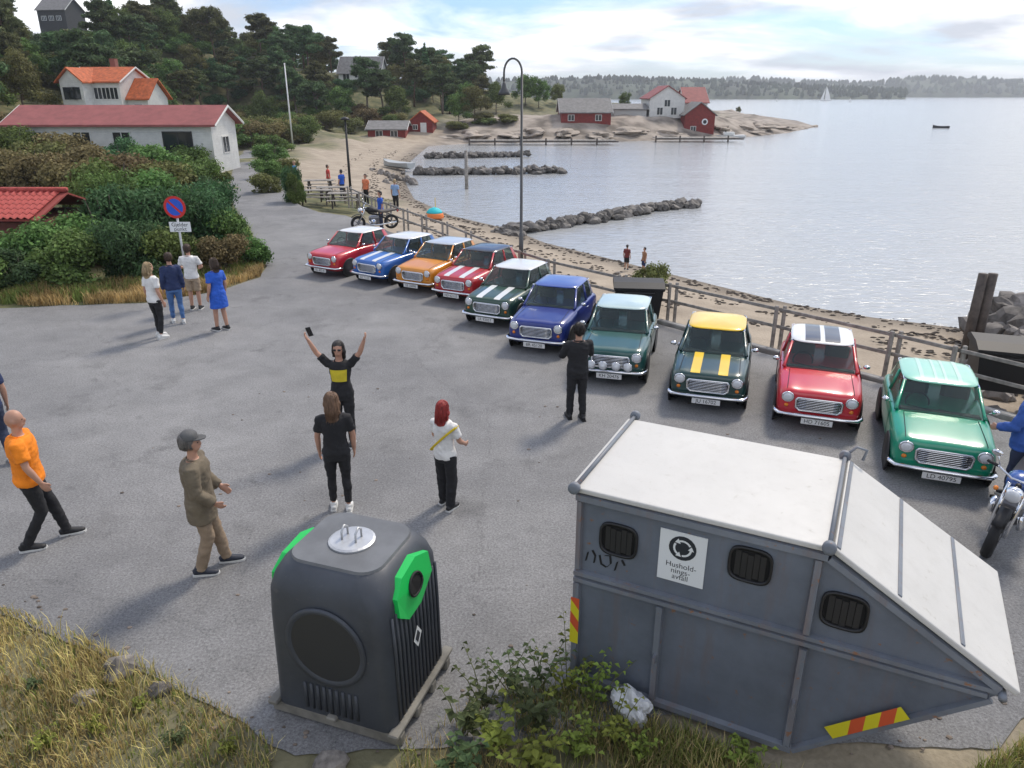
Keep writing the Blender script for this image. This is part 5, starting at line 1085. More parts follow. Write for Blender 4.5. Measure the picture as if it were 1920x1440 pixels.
for i in range(46):   # heather and low scrub over the point
    X = rnd.uniform(830, 1500); Y = rnd.uniform(226, 250); p = hit(X, Y, 70, 230)
    if float(sdist(np.array([(p.x, p.y)]))[0]) < 9 or not free(p.x, p.y, p.z, 1.2, 1.2): continue
    s = rnd.uniform(1.2, 2.6); plant_bush(rnd.choice(['leaf0', 'leaf1', 'leaf2']), p, s, s * .4, rnd.choice([BROAD2, RUSSET, RUSSET, BROAD]), 'low heather and scrub on the rocky point', 'scrub on the point', 'scrub')
for X, Y, s in [(225, 1262, .34), (300, 1296, .22), (160, 1312, .2), (620, 1436, .3)]:
    p = g(X, Y); o = link('stone', STONES[int(X) % 8], ROCK); o.location = (p.x, p.y, hpt(p.x, p.y) + s * .15); o.scale = (s,) * 3; tag(o, 'pale stone lying in the dry grass of the bank', 'stone', 'stones in the bank grass')

# ------------------------------------------------------------------ beach fence: two timber rails on paired posts
WOOD = M('weathered_wood', (.27, .25, .225), .9, var=.35, vscale=5, bump=.4, bscale=12); WOODD = M('dark_wood', (.085, .07, .06), .85, var=.3, vscale=5, bump=.3, bscale=12)
FN = thing('beach_fence', 'low weathered timber rail fence between the cars and the beach', 'fence', (FENCE[0].x, FENCE[0].y, 0)); o0 = FENCE[0]
pm = MB().box((0, 0, .42), (.075, .075, 1.1), 0, .012).mesh('post')
pts = []
for a, b in zip(FENCE[:-1], FENCE[1:]):
    n = max(1, round((b - a).length / 2.0)); pts += [a.lerp(b, i / n) for i in range(n)]
pts.append(FENCE[-1])
for p in pts:
    for dx in (-.09, .09): o = link('post', pm, WOOD, FN); o.location = (p.x - o0.x + dx, p.y - o0.y, 0)
for a, b in zip(pts[:-1], pts[1:]):
    d = b - a; L_ = d.length + .08; rz = math.atan2(d.y, d.x); c = (a + b) / 2 - o0
    for z in (.48, .88): MB().box((0, 0, 0), (L_, .04, .075), 0, .01).obj('rail', WOOD, FN).matrix_local = Matrix.Translation((c.x, c.y, z)) @ Matrix.Rotation(rz, 4, 'Z')

# ------------------------------------------------------------------ street lamp with hooked arm, poles, signs
GALV = M('lamp_grey', (.085, .088, .09), .5, .5, var=.1)
lp_ = g(977, 506); LM = thing('street_lamp', 'tall hooked street lamp with hanging bell shade behind the cars', 'street lamp', (lp_.x, lp_.y, 0)); hL = 6.0
MB().tube([(0, 0, 0), (0, 0, 1.2), (0, 0, 1.21), (0, 0, hL)], [.075, .07, .05, .035], 12).obj('pole', GALV, LM, True)
MB().tube([(-.27 + .27 * math.cos(a), 0, hL + .40 * math.sin(a)) for a in np.linspace(0, PI, 12)] + [(-.54, 0, hL - .25)], .030, 10).obj('arm', GALV, LM, True)
MB().lathe([(.03, -.25), (.05, -.30), (.08, -.42), (.15, -.52), (.19, -.62), (.17, -.62), (.12, -.52), (.04, -.42)], 18, (-.54, 0, hL), 'Z').obj('lamp_shade', GALV, LM, True)
fp = hit(549, 272, 50, 140); FP = thing('flagpole', 'white flagpole standing by the road', 'flagpole', fp); hF = at(532, 121, fp.y).z - fp.z
MB().tube([(0, 0, 0), (0, 0, hF * .6), (0, 0, hF)], [.10, .085, .06], 8).obj('pole', M('pole_white', (.78, .78, .76), .4), FP, True); MB().ell((0, 0, hF + .06), (.10, .10, .10)).obj('finial', M('pole_white'), FP, True)
dp = g(657, 352); DP = thing('lamp_post', 'dark slim lamp post beside the picnic tables', 'lamp post', dp); hD = at(645, 225, dp.y).z
MB().tube([(0, 0, -.3), (0, 0, hD)], [.085, .06], 8).obj('pole', DARK, DP, True); MB().lathe([(.05, 0), (.28, .02), (.22, .14), (.06, .2), (.0, .2)], 14, (0, 0, hD - .02)).obj('lamp_head', DARK, DP, True)
up = hit(519, 140, 60, 200); UPt = thing('utility_pole', 'tall timber utility pole among the hillside trees', 'utility pole', up); hU = at(513, 80, up.y).z - up.z
MB().tube([(0, 0, -.5), (0, 0, hU)], [.16, .11], 8).obj('pole', WOOD, UPt, True); MB().box((0, 0, hU - .4), (1.6, .1, .1)).obj('cross_arm', WOOD, UPt)
sp_ = g(357, 560); SG = thing('parking_sign', 'round blue no-parking sign with red ring above a white text plate', 'road sign', (sp_.x, sp_.y, 0)); ys_ = sp_.y
MB().tube([(0, 0, -.1), (0, 0, at(355, 372, ys_).z)], .03, 10).obj('pole', M('sign_pole', (.48, .48, .47), .4, .5), SG, True)
zc_ = at(355, 388, ys_).z; rr = (at(355, 368, ys_).z - zc_) * 1.03
sf = MB().lathe([(0, -.052), (rr, -.052), (rr, -.036), (0, -.036)], 36, (0, 0, zc_), 'Y').obj('sign_face', M('sign_blue', (.015, .09, .55), .4), SG)
MB().rings([[(r_ * math.cos(2 * PI * j / 36), y, zc_ + r_ * math.sin(2 * PI * j / 36)) for j in range(36)] for r_, y in ((rr * 1.02, -.050), (rr * 1.02, -.056), (rr * .78, -.056), (rr * .78, -.050))], False).obj('red_ring', M('sign_red', (.55, .02, .02), .4), sf)
MB().box((0, 0, 0), (rr * 1.62, .004, rr * .2)).obj('red_bar', M('sign_red'), sf).matrix_local = Matrix.Translation((0, -.056, zc_)) @ Matrix.Rotation(PI / 4, 4, 'Y')
zp = at(360, 425, ys_).z; tpl = MB().box((.06, -.045, zp), (.58, .012, .27), 0, .004).obj('text_plate', M('label_white'), SG)
for i, w in enumerate(('Gjelder', 'punkt')): put_text('plate_text', w, .15, INK, tpl, Matrix.Translation((.06, -.0525, zp + .06 - .12 * i)) @ R90)
bsn = g(314, 342); bd_ = bsn.y; BS = thing('blue_sign', 'small blue rectangular sign standing among the bushes', 'road sign', (bsn.x, bd_, 0)); zb_ = at(312, 297, bd_).z
MB().tube([(0, 0, -.2), (0, 0, zb_ + .3)], .03, 8).obj('pole', M('sign_pole'), BS, True); MB().box((0, -.04, zb_), (.52, .02, .78), 0, .01).obj('sign_face', M('sign_blue'), BS)

# ------------------------------------------------------------------ houses
WHITE = M('white_boards', (.70, .70, .67), .7, var=.07, vscale=2); ROOFR = M('orange_tiles', (.42, .10, .03), .8, var=.3, vscale=3); ROOFD = M('dull_red_roof', (.26, .075, .07), .75, var=.15, vscale=1.5); PANE = M('window_pane', (.02, .025, .03), .08, spec=.8); REDW = M('falu_red', (.20, .030, .025), .85, var=.2, vscale=3); GREYR = M('grey_roof', (.17, .165, .16), .8, var=.2, vscale=2); BLKW = M('black_boards', (.022, .025, .028), .75, var=.2, vscale=3)
def house(name, label, loc, rz, w, d, hw, hr, wall, roof, over=.35, axis='x', cat='house'):
    """gabled house; ridge along local x, front at local y=0"""
    t = thing(name, label, cat, loc, rz)
    mb = MB(); mb.rings([[(x, 0, 0), (x, 0, hw), (x, d / 2, hw + hr), (x, d, hw), (x, d, 0)] for x in (0, w)]); wl = mb.obj('wall', wall, t)
    for s_, (y0, y1) in enumerate(((-over, d / 2), (d + over, d / 2))):
        z0 = hw - hr * over / (d / 2); mb = MB(); th = .14
        mb.rings([[(x, y0, z0 + .02), (x, y1, hw + hr + .02), (x, y1, hw + hr + .02 + th), (x, y0, z0 + .02 + th)] for x in (-over, w + over)]); mb.obj('roof', roof, t)
    for x in (-over - .03, w + over + .03): MB().tube([(x, -over, hw - hr * over / (d / 2) + .06), (x, d / 2, hw + hr + .08), (x, d + over, hw - hr * over / (d / 2) + .06)], [(.05, .11)] * 3, 4, up=(1, 0, 0)).obj('bargeboard', M('white_boards'), t)
    return t, wl
def window(t, face, x, z, w, h, off, bars=1, frame=None):
    """face: 'f' front (y=0), 'r' right gable (x=W)"""
    def P(u, v, o): return (u, -o, v) if face == 'f' else (off + o, u, v)
    f = MB(); b = .07
    for (u0, u1, v0, v1) in ((x - w / 2 - b, x + w / 2 + b, z - h / 2 - b, z - h / 2), (x - w / 2 - b, x + w / 2 + b, z + h / 2, z + h / 2 + b), (x - w / 2 - b, x - w / 2, z - h / 2, z + h / 2), (x + w / 2, x + w / 2 + b, z - h / 2, z + h / 2)):
        f.rings([[P(u0, v0, .0), P(u1, v0, .0), P(u1, v1, .0), P(u0, v1, .0)], [P(u0, v0, .06), P(u1, v0, .06), P(u1, v1, .06), P(u0, v1, .06)]])
    for i in range(1, bars + 1):
        u = x - w / 2 + w * i / (bars + 1); f.rings([[P(u - .03, z - h / 2, .0), P(u + .03, z - h / 2, .0), P(u + .03, z + h / 2, .0), P(u - .03, z + h / 2, .0)], [P(u - .03, z - h / 2, .05), P(u + .03, z - h / 2, .05), P(u + .03, z + h / 2, .05), P(u - .03, z + h / 2, .05)]])
    wd = f.obj('window', frame or WHITE, t); MB().add([P(x - w / 2, z - h / 2, .02), P(x + w / 2, z - h / 2, .02), P(x + w / 2, z + h / 2, .02), P(x - w / 2, z + h / 2, .02)], [(0, 1, 2, 3)]).obj('pane', PANE, wd)
def boards(m, vertical=False, per_m=5.5):
    N = m.node_tree.nodes; L = m.node_tree.links; tcn = N.new('ShaderNodeTexCoord'); w = N.new('ShaderNodeTexWave'); w.wave_type = 'BANDS'; w.bands_direction = 'X' if vertical else 'Z'; w.wave_profile = 'SAW'; w.inputs['Scale'].default_value = per_m / 3.14; L.new(tcn.outputs['Object'], w.inputs['Vector']); b = N.new('ShaderNodeBump'); b.inputs['Strength'].default_value = .9; b.inputs['Distance'].default_value = .04; L.new(w.outputs['Fac'], b.inputs['Height']); L.new(b.outputs[0], N['Principled BSDF'].inputs['Normal'])
boards(WHITE); boards(REDW, True); boards(BLKW, True)
# big white house with orange tiled roof
c0 = at(140, 214, 84); c1 = at(238, 214, 84); Wd = c1.x - c0.x; zb = hpt((c0.x + c1.x) / 2, 86); zb = min(zb, c0.z)
hw_ = at(200, 153, 84).z - zb; hr_ = at(200, 128, 86).z - zb - hw_
t, wl = house('white_house', 'large white wooden house with orange tiled roof on the hillside', (c0.x, 84, zb), -.10, Wd, 6.0, hw_, hr_, WHITE, ROOFR)
MB().box((Wd * .42, 5.0, hw_ + hr_ + .3), (.6, .6, 1.5)).obj('chimney', M('brick', (.22, .09, .07), .9), t)
for x in np.linspace(.10, .9, 5): window(t, 'f', Wd * x, hw_ * .45, .8, 1.25, 0)
for x in (.56, .72, .88): window(t, 'f', Wd * x, hw_ * .80, .8, 1.1, 0)
# cross gable facing the sea
gb = MB(); gx0, gx1 = Wd * .02, Wd * .46; gy = -1.6
gb.rings([[(gx0, y, 0), (gx0, y, hw_ * 1.02), ((gx0 + gx1) / 2, y, hw_ + hr_ * .86), (gx1, y, hw_ * 1.02), (gx1, y, 0)] for y in (gy, 3.8)]); gb.obj('gable_wing', WHITE, t)
for s_, xx in ((-1, gx0 - .35), (1, gx1 + .35)):
    xm = (gx0 + gx1) / 2; ze = hw_ * 1.02 - .3; MB().rings([[(xx, y, ze), (xm, y, hw_ + hr_ * .86 + .05), (xm, y, hw_ + hr_ * .86 + .2), (xx, y, ze + .15)] for y in (gy - .35, 3.9)]).obj('roof', ROOFR, t)
for x in (.14, .24, .34):
    for zf in (.45, .80):
        wx = Wd * x; f = MB()
        MB().box((wx, gy - .03, hw_ * zf), (.95, .06, 1.4)).obj('window', WHITE, t); MB().box((wx, gy - .065, hw_ * zf), (.75, .02, 1.2)).obj('pane', PANE, t)
# lower annex to its right
an = at(296, 206, 86); MBt = MB(); aw = 2.3; ah = hw_ * .72
t2 = MB().rings([[(Wd + x, 1.0, 0), (Wd + x, 1.0, ah), (Wd + x, 3.0, ah + 1.8), (Wd + x, 5, ah), (Wd + x, 5, 0)] for x in (.01, aw)]).obj('annex', WHITE, t)
for y0, y1 in ((.6, 3.0), (5.4, 3.0)): MB().rings([[(Wd + x, y0, ah - .2), (Wd + x, y1, ah + 1.85), (Wd + x, y1, ah + 2.0), (Wd + x, y0, ah - .05)] for x in (.05, aw + .4)]).obj('annex_roof', ROOFR, t)
MB().box((Wd + 1.2, .97, ah * .75), (1.0, .06, 1.0)).obj('window', WHITE, t); MB().box((Wd + 1.2, .93, ah * .75), (.8, .03, .8)).obj('pane', PANE, t)
MB().box((Wd * .7, -1.0, hw_ * .48), (Wd * .5, 2.0, .12)).obj('balcony', WHITE, t)
# long low white house with dull red roof
DL = 56; a0 = at(18, 236, DL); a1 = at(394, 232, DL); Wl = a1.x - a0.x; zg = min(at(432, 292, DL).z, hpt(a1.x, DL + 1)); zg = min(at(394, 288, DL).z, hpt(a1.x, DL + 1)); hw2 = a1.z - zg; hr2 = at(430, 201, DL + 2.5).z - a1.z
t, wl = house('long_house', 'long low white house with dull red roof beside the road', (a0.x, DL, zg), 0.0, Wl, 5.0, hw2, hr2, WHITE, ROOFD, .5)
for X, w in ((330, 2.0), (150, 1.2), (225, 1.2), (60, 1.2)): window(t, 'f', at(X, 240, DL).x - a0.x, hw2 * .62, w, hw2 * .42, 0, 1, DARK if X > 320 else None)
window(t, 'r', 2.5, hw2 * .55, 1.2, 1.1, Wl)
MB().box((Wl * .62, -.03, .5), (Wl * .3, .05, .06)).obj('ledge', WHITE, t)
# shed with individual red roof tiles at the left edge
DS = 23.5; e0 = at(-150, 414, DS); e1 = at(70, 408, DS); r0_ = at(70, 357, DS + 1.9); SH = thing('tiled_shed', 'shed with red pantile roof half hidden by bushes', 'shed', (e0.x, DS, 0)); Ws = e1.x - e0.x
MB().box((Ws / 2, 2.0, e0.z / 2 - .3), (Ws - .4, 3.4, e0.z + .4)).obj('wall', M('shed_boards', (.16, .05, .04), .85, var=.2), SH)
zE, zR = e1.z, r0_.z; sl = math.atan2(zR - zE, 1.9); Lr = math.hypot(zR - zE, 1.9)
RB = MB().rings([[(x, 0, zE - .06), (x, 1.9, zR - .06), (x, 3.8, zE - .06), (x, 3.8, zE - .12), (x, 1.9, zR - .12), (x, 0, zE - .12)] for x in (0, Ws)]).obj('roof', M('tile_red_dark', (.26, .05, .04), .85), SH)
nT = int(Ws / .22); nR = 6; tl = MB(); cs = [(-.11 + .22 * i / 6, .032 * math.sin(PI * 2 * i / 6 + .6)) for i in range(7)]; Lt = Lr / nR + .05
tl.rings([[(x, y, z + .02 + (0 if y else .018)) for x, z in cs] + [(x, y, z + (0 if y else .018)) for x, z in reversed(cs)] for y in (0, Lt)]); tme = tl.mesh('roof_tile')
for i in range(nT):
    for j in range(nR):
        o = link('roof_tile', tme, M('tile_red', (.36, .060, .050), .8, var=.25, vscale=6), RB); f = j / nR; o.matrix_local = Matrix.Translation((.11 + i * .22, 1.9 * f - .03, zE + (zR - zE) * f - .045)) @ Matrix.Rotation(sl + rnd.uniform(-.012, .012), 4, 'X')
MB().tube([(0, 1.9, zR + .02), (Ws, 1.9, zR + .02)], .09, 8).obj('ridge', M('tile_red'), RB, True)
# dark house high on the hill
hb = hit(115, 60, 80, 200); zt = at(112, 18, hb.y).z
t, wl = house('dark_house', 'dark wooden house with white windows high on the hill', (hb.x - 5, hb.y, hb.z - .5), -.15, 7.5, 7, zt - hb.z + .5, 2.6, BLKW, GREYR)
for x in (1.6, 3.6, 5.6):
    window(t, 'f', x, (zt - hb.z) * .93, 1.2, .9, 0, 2); 
    window(t, 'f', x, (zt - hb.z) * .70, 1.0, .9, 0, 1)
# white house half hidden on the ridge
hb = hit(690, 165, 90, 220); t, wl = house('ridge_house', 'pale house with grey roof among the trees on the ridge', (hb.x - 5.5, hb.y, hb.z - .3), -.1, 8.0, 6, at(690, 133, hb.y).z - hb.z, 2.8, WHITE, GREYR)
for x in (1.5, 3.8, 6.2): window(t, 'f', x, 2.0, 1.2, 1.2, 0, 1)
MB().box((6.2, -1.2, 1.0), (5, 2.2, .14)).obj('deck', WHITE, t); MB().box((6.2, -2.25, 1.5), (5, .06, .9)).obj('railing', WHITE, t)
# boathouses
def boathouse(label, X0, X1, Yb, Ye, Yr, dist, wall, roof, d=7, rz=0.0, name='boathouse', wins=(), door=None, gable=False):
    dist = hit((X0 + X1) / 2, Yb, 60, 240).y; a = at(X0, Yb, dist); b = at(X1, Yb, dist); w = b.x - a.x; zg = a.z; hw = at(X0, Ye, dist).z - zg; hr = at(X0, Yr, dist + (0 if gable else d / 2)).z - zg - hw
    if gable:
        t = thing(name, label, 'boathouse', (a.x, dist, zg - .3), rz); hw += .3
        MB().rings([[(0, y, 0), (0, y, hw), (w / 2, y, hw + hr), (w, y, hw), (w, y, 0)] for y in (0, d)]).obj('wall', wall, t)
        for xx in (-.3, w + .3): MB().rings([[(xx, y, hw - hr * .6 / w), (w / 2, y, hw + hr + .02), (w / 2, y, hw + hr + .17), (xx, y, hw - hr * .6 / w + .15)] for y in (-.3, d + .3)]).obj('roof', roof, t)
    else:
        t, _ = house(name, label, (a.x, dist, zg - .3), rz, w, d, hw + .3, hr, wall, roof, .3, cat='boathouse'); hw += .3
    for fx, fz, ww, hh in wins: window(t, 'f', w * fx, hw * fz, ww, hh, 0)
    if door: MB().box((w * door[0], -.04, door[2] / 2), (door[1], .06, door[2])).obj('door', door[3], t)
    return t
boathouse('small red boathouse with orange roof at the head of the far beach', 768, 812, 250, 228, 210, 104, REDW, ROOFR, 6, 0, gable=True, door=(.6, .9, 1.8, WHITE), wins=((.25, .6, .6, .6),))
boathouse('long red boathouse with grey roof on the point', 1052, 1145, 232, 211, 186, 150, REDW, GREYR, 9, 0, wins=((.2, .6, .9, .8), (.75, .6, .9, .8)))
boathouse('white house with red roof behind the boathouses on the point', 1217, 1282, 218, 184, 162, 165, WHITE, ROOFD, 9, 0, 'white_boathouse', gable=True, wins=((.3, .35, .9, 1.1), (.7, .35, .9, 1.1), (.5, .75, .9, 1.0)))
boathouse('white wing with red roof on the point', 1284, 1325, 214, 192, 165, 172, WHITE, ROOFD, 8, 0, 'white_boathouse')
t = boathouse('dark red boathouse with white emblem standing on the pier', 1282, 1338, 250, 215, 193, 118, REDW, GREYR, 7, 0, gable=True, wins=((.3, .3, .8, .8),))
MB().lathe([(0, -.08), (.5, -.08), (.5, -.05), (0, -.05)], 20, (3.3, 0, 2.1), 'Y').obj('emblem', M('label_white'), t); MB().lathe([(0, -.10), (.3, -.10), (.3, -.08), (0, -.08)], 20, (3.3, 0, 2.1), 'Y').obj('emblem_centre', INKB, t)
boathouse('low pale shed between the boathouses', 1152, 1212, 215, 205, 196, 160, M('pale_shed', (.45, .45, .43), .8), GREYR, 6, 0, 'pale_shed')
boathouse('long low red building with dark roof under the trees left of the flagpole', 690, 760, 255, 243, 228, 112, REDW, GREYR, 6, 0, 'red_shed', wins=((.3, .5, .9, .8), (.7, .5, .9, .8)))
# piers
def pier(label, X0, X1, Y, depth):
    a = g(X0, Y, -.7); b = g(X1, Y, -.7); t = thing('pier', label, 'pier', (a.x, a.y, -.7)); w = b.x - a.x; n = int(w / .9)
    pl = MB().box((.42, depth / 2, 0), (.84, depth, .12)).mesh('plank'); 
    for i in range(n): link('plank', pl, WOOD, t).location = (i * .9, 0, 0)
    pm_ = MB().tube([(0, .3, -1.2), (0, .3, .35)], .12, 8).mesh('pile')
    for i in range(0, n, 4): link('pile', pm_, WOODD, t).location = (i * .9, -.3, 0)
    MB().box((w / 2, 0, -.12), (w, .15, .18)).obj('beam', WOODD, t); return t
pier('long low timber pier in front of the rocks', 880, 1160, 264, 2.2); pier('timber pier at the foot of the dark red boathouse', 1230, 1395, 259, 3.0)
# boats
def boat(label, X, Y, L_, hull, rz, cabin=True, sail=None, z=SEA_Z):
    p = g(X, Y, z); t = thing('boat', label, 'boat', p, rz); rs = []
    for f, w, b in ((0, .75, .0), (.25, 1, -.05), (.6, .95, -.05), (.85, .55, .05), (1, .04, .18)):
        y = L_ * (f - .5); hw = L_ * .16 * w; rs.append([(hw, y, .45 + b), (hw * .8, y, .05), (0, y, -.15 + b * .4), (-hw * .8, y, .05), (-hw, y, .45 + b), (0, y, .40 + b)])
    MB().rings(rs).obj('hull', hull, t)
    if cabin: MB().box((0, -L_ * .05, .65), (L_ * .2, L_ * .3, .5), 0, .1).obj('cabin', WHITE, t); MB().box((0, L_ * .04, .95), (L_ * .19, .05, .35), 0, .02).obj('windscreen', PANE, t)
    if sail:
        MB().tube([(0, L_ * .1, .4), (0, L_ * .1, sail)], [.06, .04], 6).obj('mast', WHITE, t)
        def sl_(pts, nm): MB().rings([[(x - .02, y, zz) for x, y, zz in pts], [(x + .02, y, zz) for x, y, zz in pts]]).obj(nm, M('sail_white', (.78, .78, .76), .8), t)
        sl_([(0, L_ * .08, .9), (.25, -L_ * .42, .95), (.18, -L_ * .22, sail * .5), (0, L_ * .08, sail * .97)], 'mainsail'); sl_([(0, L_ * .12, sail * .85), (.2, L_ * .2, .8), (0, L_ * .48, .7)], 'jib')
    return t
WH = M('boat_white', (.72, .72, .70), .35)
boat('white motor boat moored at the pier of the dark red boathouse', 1362, 258, 6.0, WH, 1.5)
zz = 500
def far_boat(label, X, Yb, Yt, s):
    p = g(X, Yb, SEA_Z); h = at(X, Yt, p.y).z - SEA_Z; return boat(label, X, Yb, h * .75, WH, 1.2, False, h)
far_boat('larger sailing boat with tall white sails out on the sea', 1548, 189, 160, 1); far_boat('smaller sailing boat beside the larger one', 1594, 191.5, 184, 1); far_boat('tiny sailing boat seen beyond the point, left of the larger ones', 1456, 190, 184.5, 1)
boat('dark rowing boat far out on the water', 1826, 183.6, 16, BLKW, .9, False); boat('small dark dinghy in the middle of the bay', 1764, 240, 3.2, BLKW, 1.2, False)
boat('pale rowing boat pulled up on the far beach', 745, 312, 4.2, M('boat_grey', (.4, .42, .42), .5), .8, False, None, -.95)

# ------------------------------------------------------------------ small things on and by the beach
um = g(815, 409, -1.0); UM = thing('beach_shelter', 'small turquoise and orange beach shelter on the sand', 'beach tent', um)
ua = MB(); ub = MB(); R_ = .52
def dome(z0, z1, mat, nm, q=18, n=5): MB().rings([[(R_ * math.sqrt(max(.0004, 1 - (z / .58) ** 2)) * math.cos(2 * PI * j / q), R_ * math.sqrt(max(.0004, 1 - (z / .58) ** 2)) * math.sin(2 * PI * j / q), z + .02) for j in range(q)] for z in np.linspace(z0, z1, n)]).obj(nm, mat, UM, True)
dome(0, .27, M('tent_orange', (.80, .22, .05), .7), 'lower_cloth'); dome(.272, .579, M('tent_turquoise', (.02, .52, .58), .7), 'upper_cloth')
MB().tube([(.06, 0, .58), (.06, 0, 1.1)], .02, 6).obj('pole', M('tent_yellow', (.75, .5, .05), .6), UM)
def picnic(X, Y, rz, lab):
    p = g(X, Y); t = thing('picnic_table', lab, 'picnic table', (p.x, p.y, max(-.3, hpt(p.x, p.y))), rz, 'picnic tables by the far beach')
    for i in range(4): MB().box((0, -.27 + .18 * i, .75), (1.8, .16, .045), 0, .006).obj('top_board', WOOD, t)
    for s_ in (-1, 1):
        for k in (0, 1): MB().box((0, s_ * (.66 + .15 * k), .45), (1.8, .13, .04), 0, .006).obj('seat_board', WOOD, t)
    for x in (-.65, .65):
        for s_ in (-1, 1): MB().tube([(x, s_ * .55, 0), (x, s_ * .2, .73)], .045, 4).obj('leg', WOODD, t)
        MB().box((x, 0, .40), (.05, 1.5, .09)).obj('cross_beam', WOODD, t)
for X, Y, rz in [(600, 352, .1), (625, 366, .15), (648, 378, .1), (592, 372, .1)]: picnic(X, Y, rz, 'timber picnic table between the road and the far beach')
# black wheeled bins
BLK = M('bin_black', (.006, .006, .007), .6, var=.1)
def black_bin(label, loc, rz, w, d, h):
    t = thing('wheeled_bin', label, 'bin', loc, rz)
    mb = MB(); mb.rings([[(-w / 2 * k, -d / 2 * k, z), (w / 2 * k, -d / 2 * k, z), (w / 2 * k, d / 2 * k, z), (-w / 2 * k, d / 2 * k, z)] for z, k in ((.16, .86), (h * .82, .98), (h * .84, 1.03), (h * .86, 1.03))]); mb.obj('body', BLK, t)
    MB().rings([[(x, -d / 2 * 1.05, h * .865), (x, -d / 2 * 1.05, h * .90), (x, -d * .2, h * .985), (x, d * .3, h), (x, d / 2 * 1.05, h * .93), (x, d / 2 * 1.05, h * .865)] for x in (-w / 2 * 1.05, w / 2 * 1.05)]).obj('lid', BLK, t)
    for sx in (-1, 1):
        for sy_ in (-1, 1): MB().lathe([(.02, -.025), (.08, -.025), (.08, .025), (.02, .025)], 14, (sx * w * .38, sy_ * d * .36, .08), 'X').obj('wheel', BLACK, t, True)
    MB().tube([(-w * .3, -d * .53, h * .8), (-w * .3, -d * .6, h * .8), (w * .3, -d * .6, h * .8), (w * .3, -d * .53, h * .8)], .016, 6).obj('handle', BLK, t)
b1 = g(1868, 735); black_bin('large black wheeled bin beyond the green car, in front of the boulders', (b1.x + .1, b1.y - .05, 0), -.35, 1.35, 1.0, 1.08)
b2 = g(1192, 612); black_bin('black wheeled bin behind the teal green car', (b2.x + .1, b2.y + .55, 0), -.1, 1.2, .9, 1.05)
for k, X in enumerate((1814, 1832)):
    p = g(X, 640, -.4); o = MB().tube([(0, 0, -.5), (0, 0, at(X, 513, p.y).z + .4)], [.12, .105], 10).obj('timber_post', WOODD, smooth=True); o.location = (p.x, p.y, -.4); tag(o, 'tall round timber post standing by the boulders', 'post', 'pair of timber posts by the boulders')
p = g(875, 352, -1.2); o = MB().tube([(0, 0, -.5), (0, 0, at(874, 282, p.y).z + 1.2)], [.14, .12], 10).obj('bathing_post', WOOD, smooth=True); o.location = (p.x, p.y, -1.2); tag(o, 'pale timber post standing in the shallow water', 'post')
# seaweed and wrack left along the tide line
wr_ = MB(); r = random.Random(55); sh_ = [Vector(p) for p in SHORE[:14]]
for i in range(2600):
    k = r.randrange(len(sh_) - 1); a, b = sh_[k], sh_[k + 1]
    if r.random() > min(1, (b - a).length / 6): continue
    f = r.random(); p = a.lerp(b, f); d = (b - a).normalized(); nrm = Vector((-d.y, d.x)); 
    if nrm.x > 0: nrm = -nrm
    band = r.choice([1.4, 1.6, 3.4, 3.7, 6.0]) + r.gauss(0, .28) + .5 * noise.noise(Vector((p.x * .4, p.y * .4, 2))); q = p + nrm * band; z = SEA_Z - .1 + band * .115 + .012; s_ = r.uniform(.03, .13); an = r.uniform(0, 6.28)
    wr_.rings([[(q.x + s_ * kk * math.cos(an + 2 * PI * j / 5) * r.uniform(.6, 1.3), q.y + s_ * kk * .6 * math.sin(an + 2 * PI * j / 5), z + zz) for j in range(5)] for kk, zz in ((1, 0), (.5, s_ * .25))])
tag(wr_.obj('seaweed', M('seaweed', (.045, .035, .02), .8, island=.5)), 'dark seaweed left along the tide lines of the beach', kind='stuff')
# crumpled white bag by the container
bm = bmesh.new(); bmesh.ops.create_icosphere(bm, subdivisions=4, radius=.5)
for v in bm.verts: d = 1 + .5 * noise.noise(v.co * 3.1) + .30 * noise.turbulence(v.co * 5, 3, True) - .1; v.co = Vector((v.co.x * d * .9, v.co.y * d * .55, max(-.22, v.co.z * d * .6)))
me = bpy.data.meshes.new('plastic_bag'); bm.to_mesh(me); bm.free(); pb = g(1185, 1345); o = link('plastic_bag', me, M('bag_white', (.66, .67, .68), .4, var=.1, vscale=6)); o.location = (pb.x, pb.y, .13); o.scale = (.42, .4, .55); o.rotation_euler = (0, .2, -.6); tag(o, 'crumpled white plastic bag lying against the long container', 'bag')
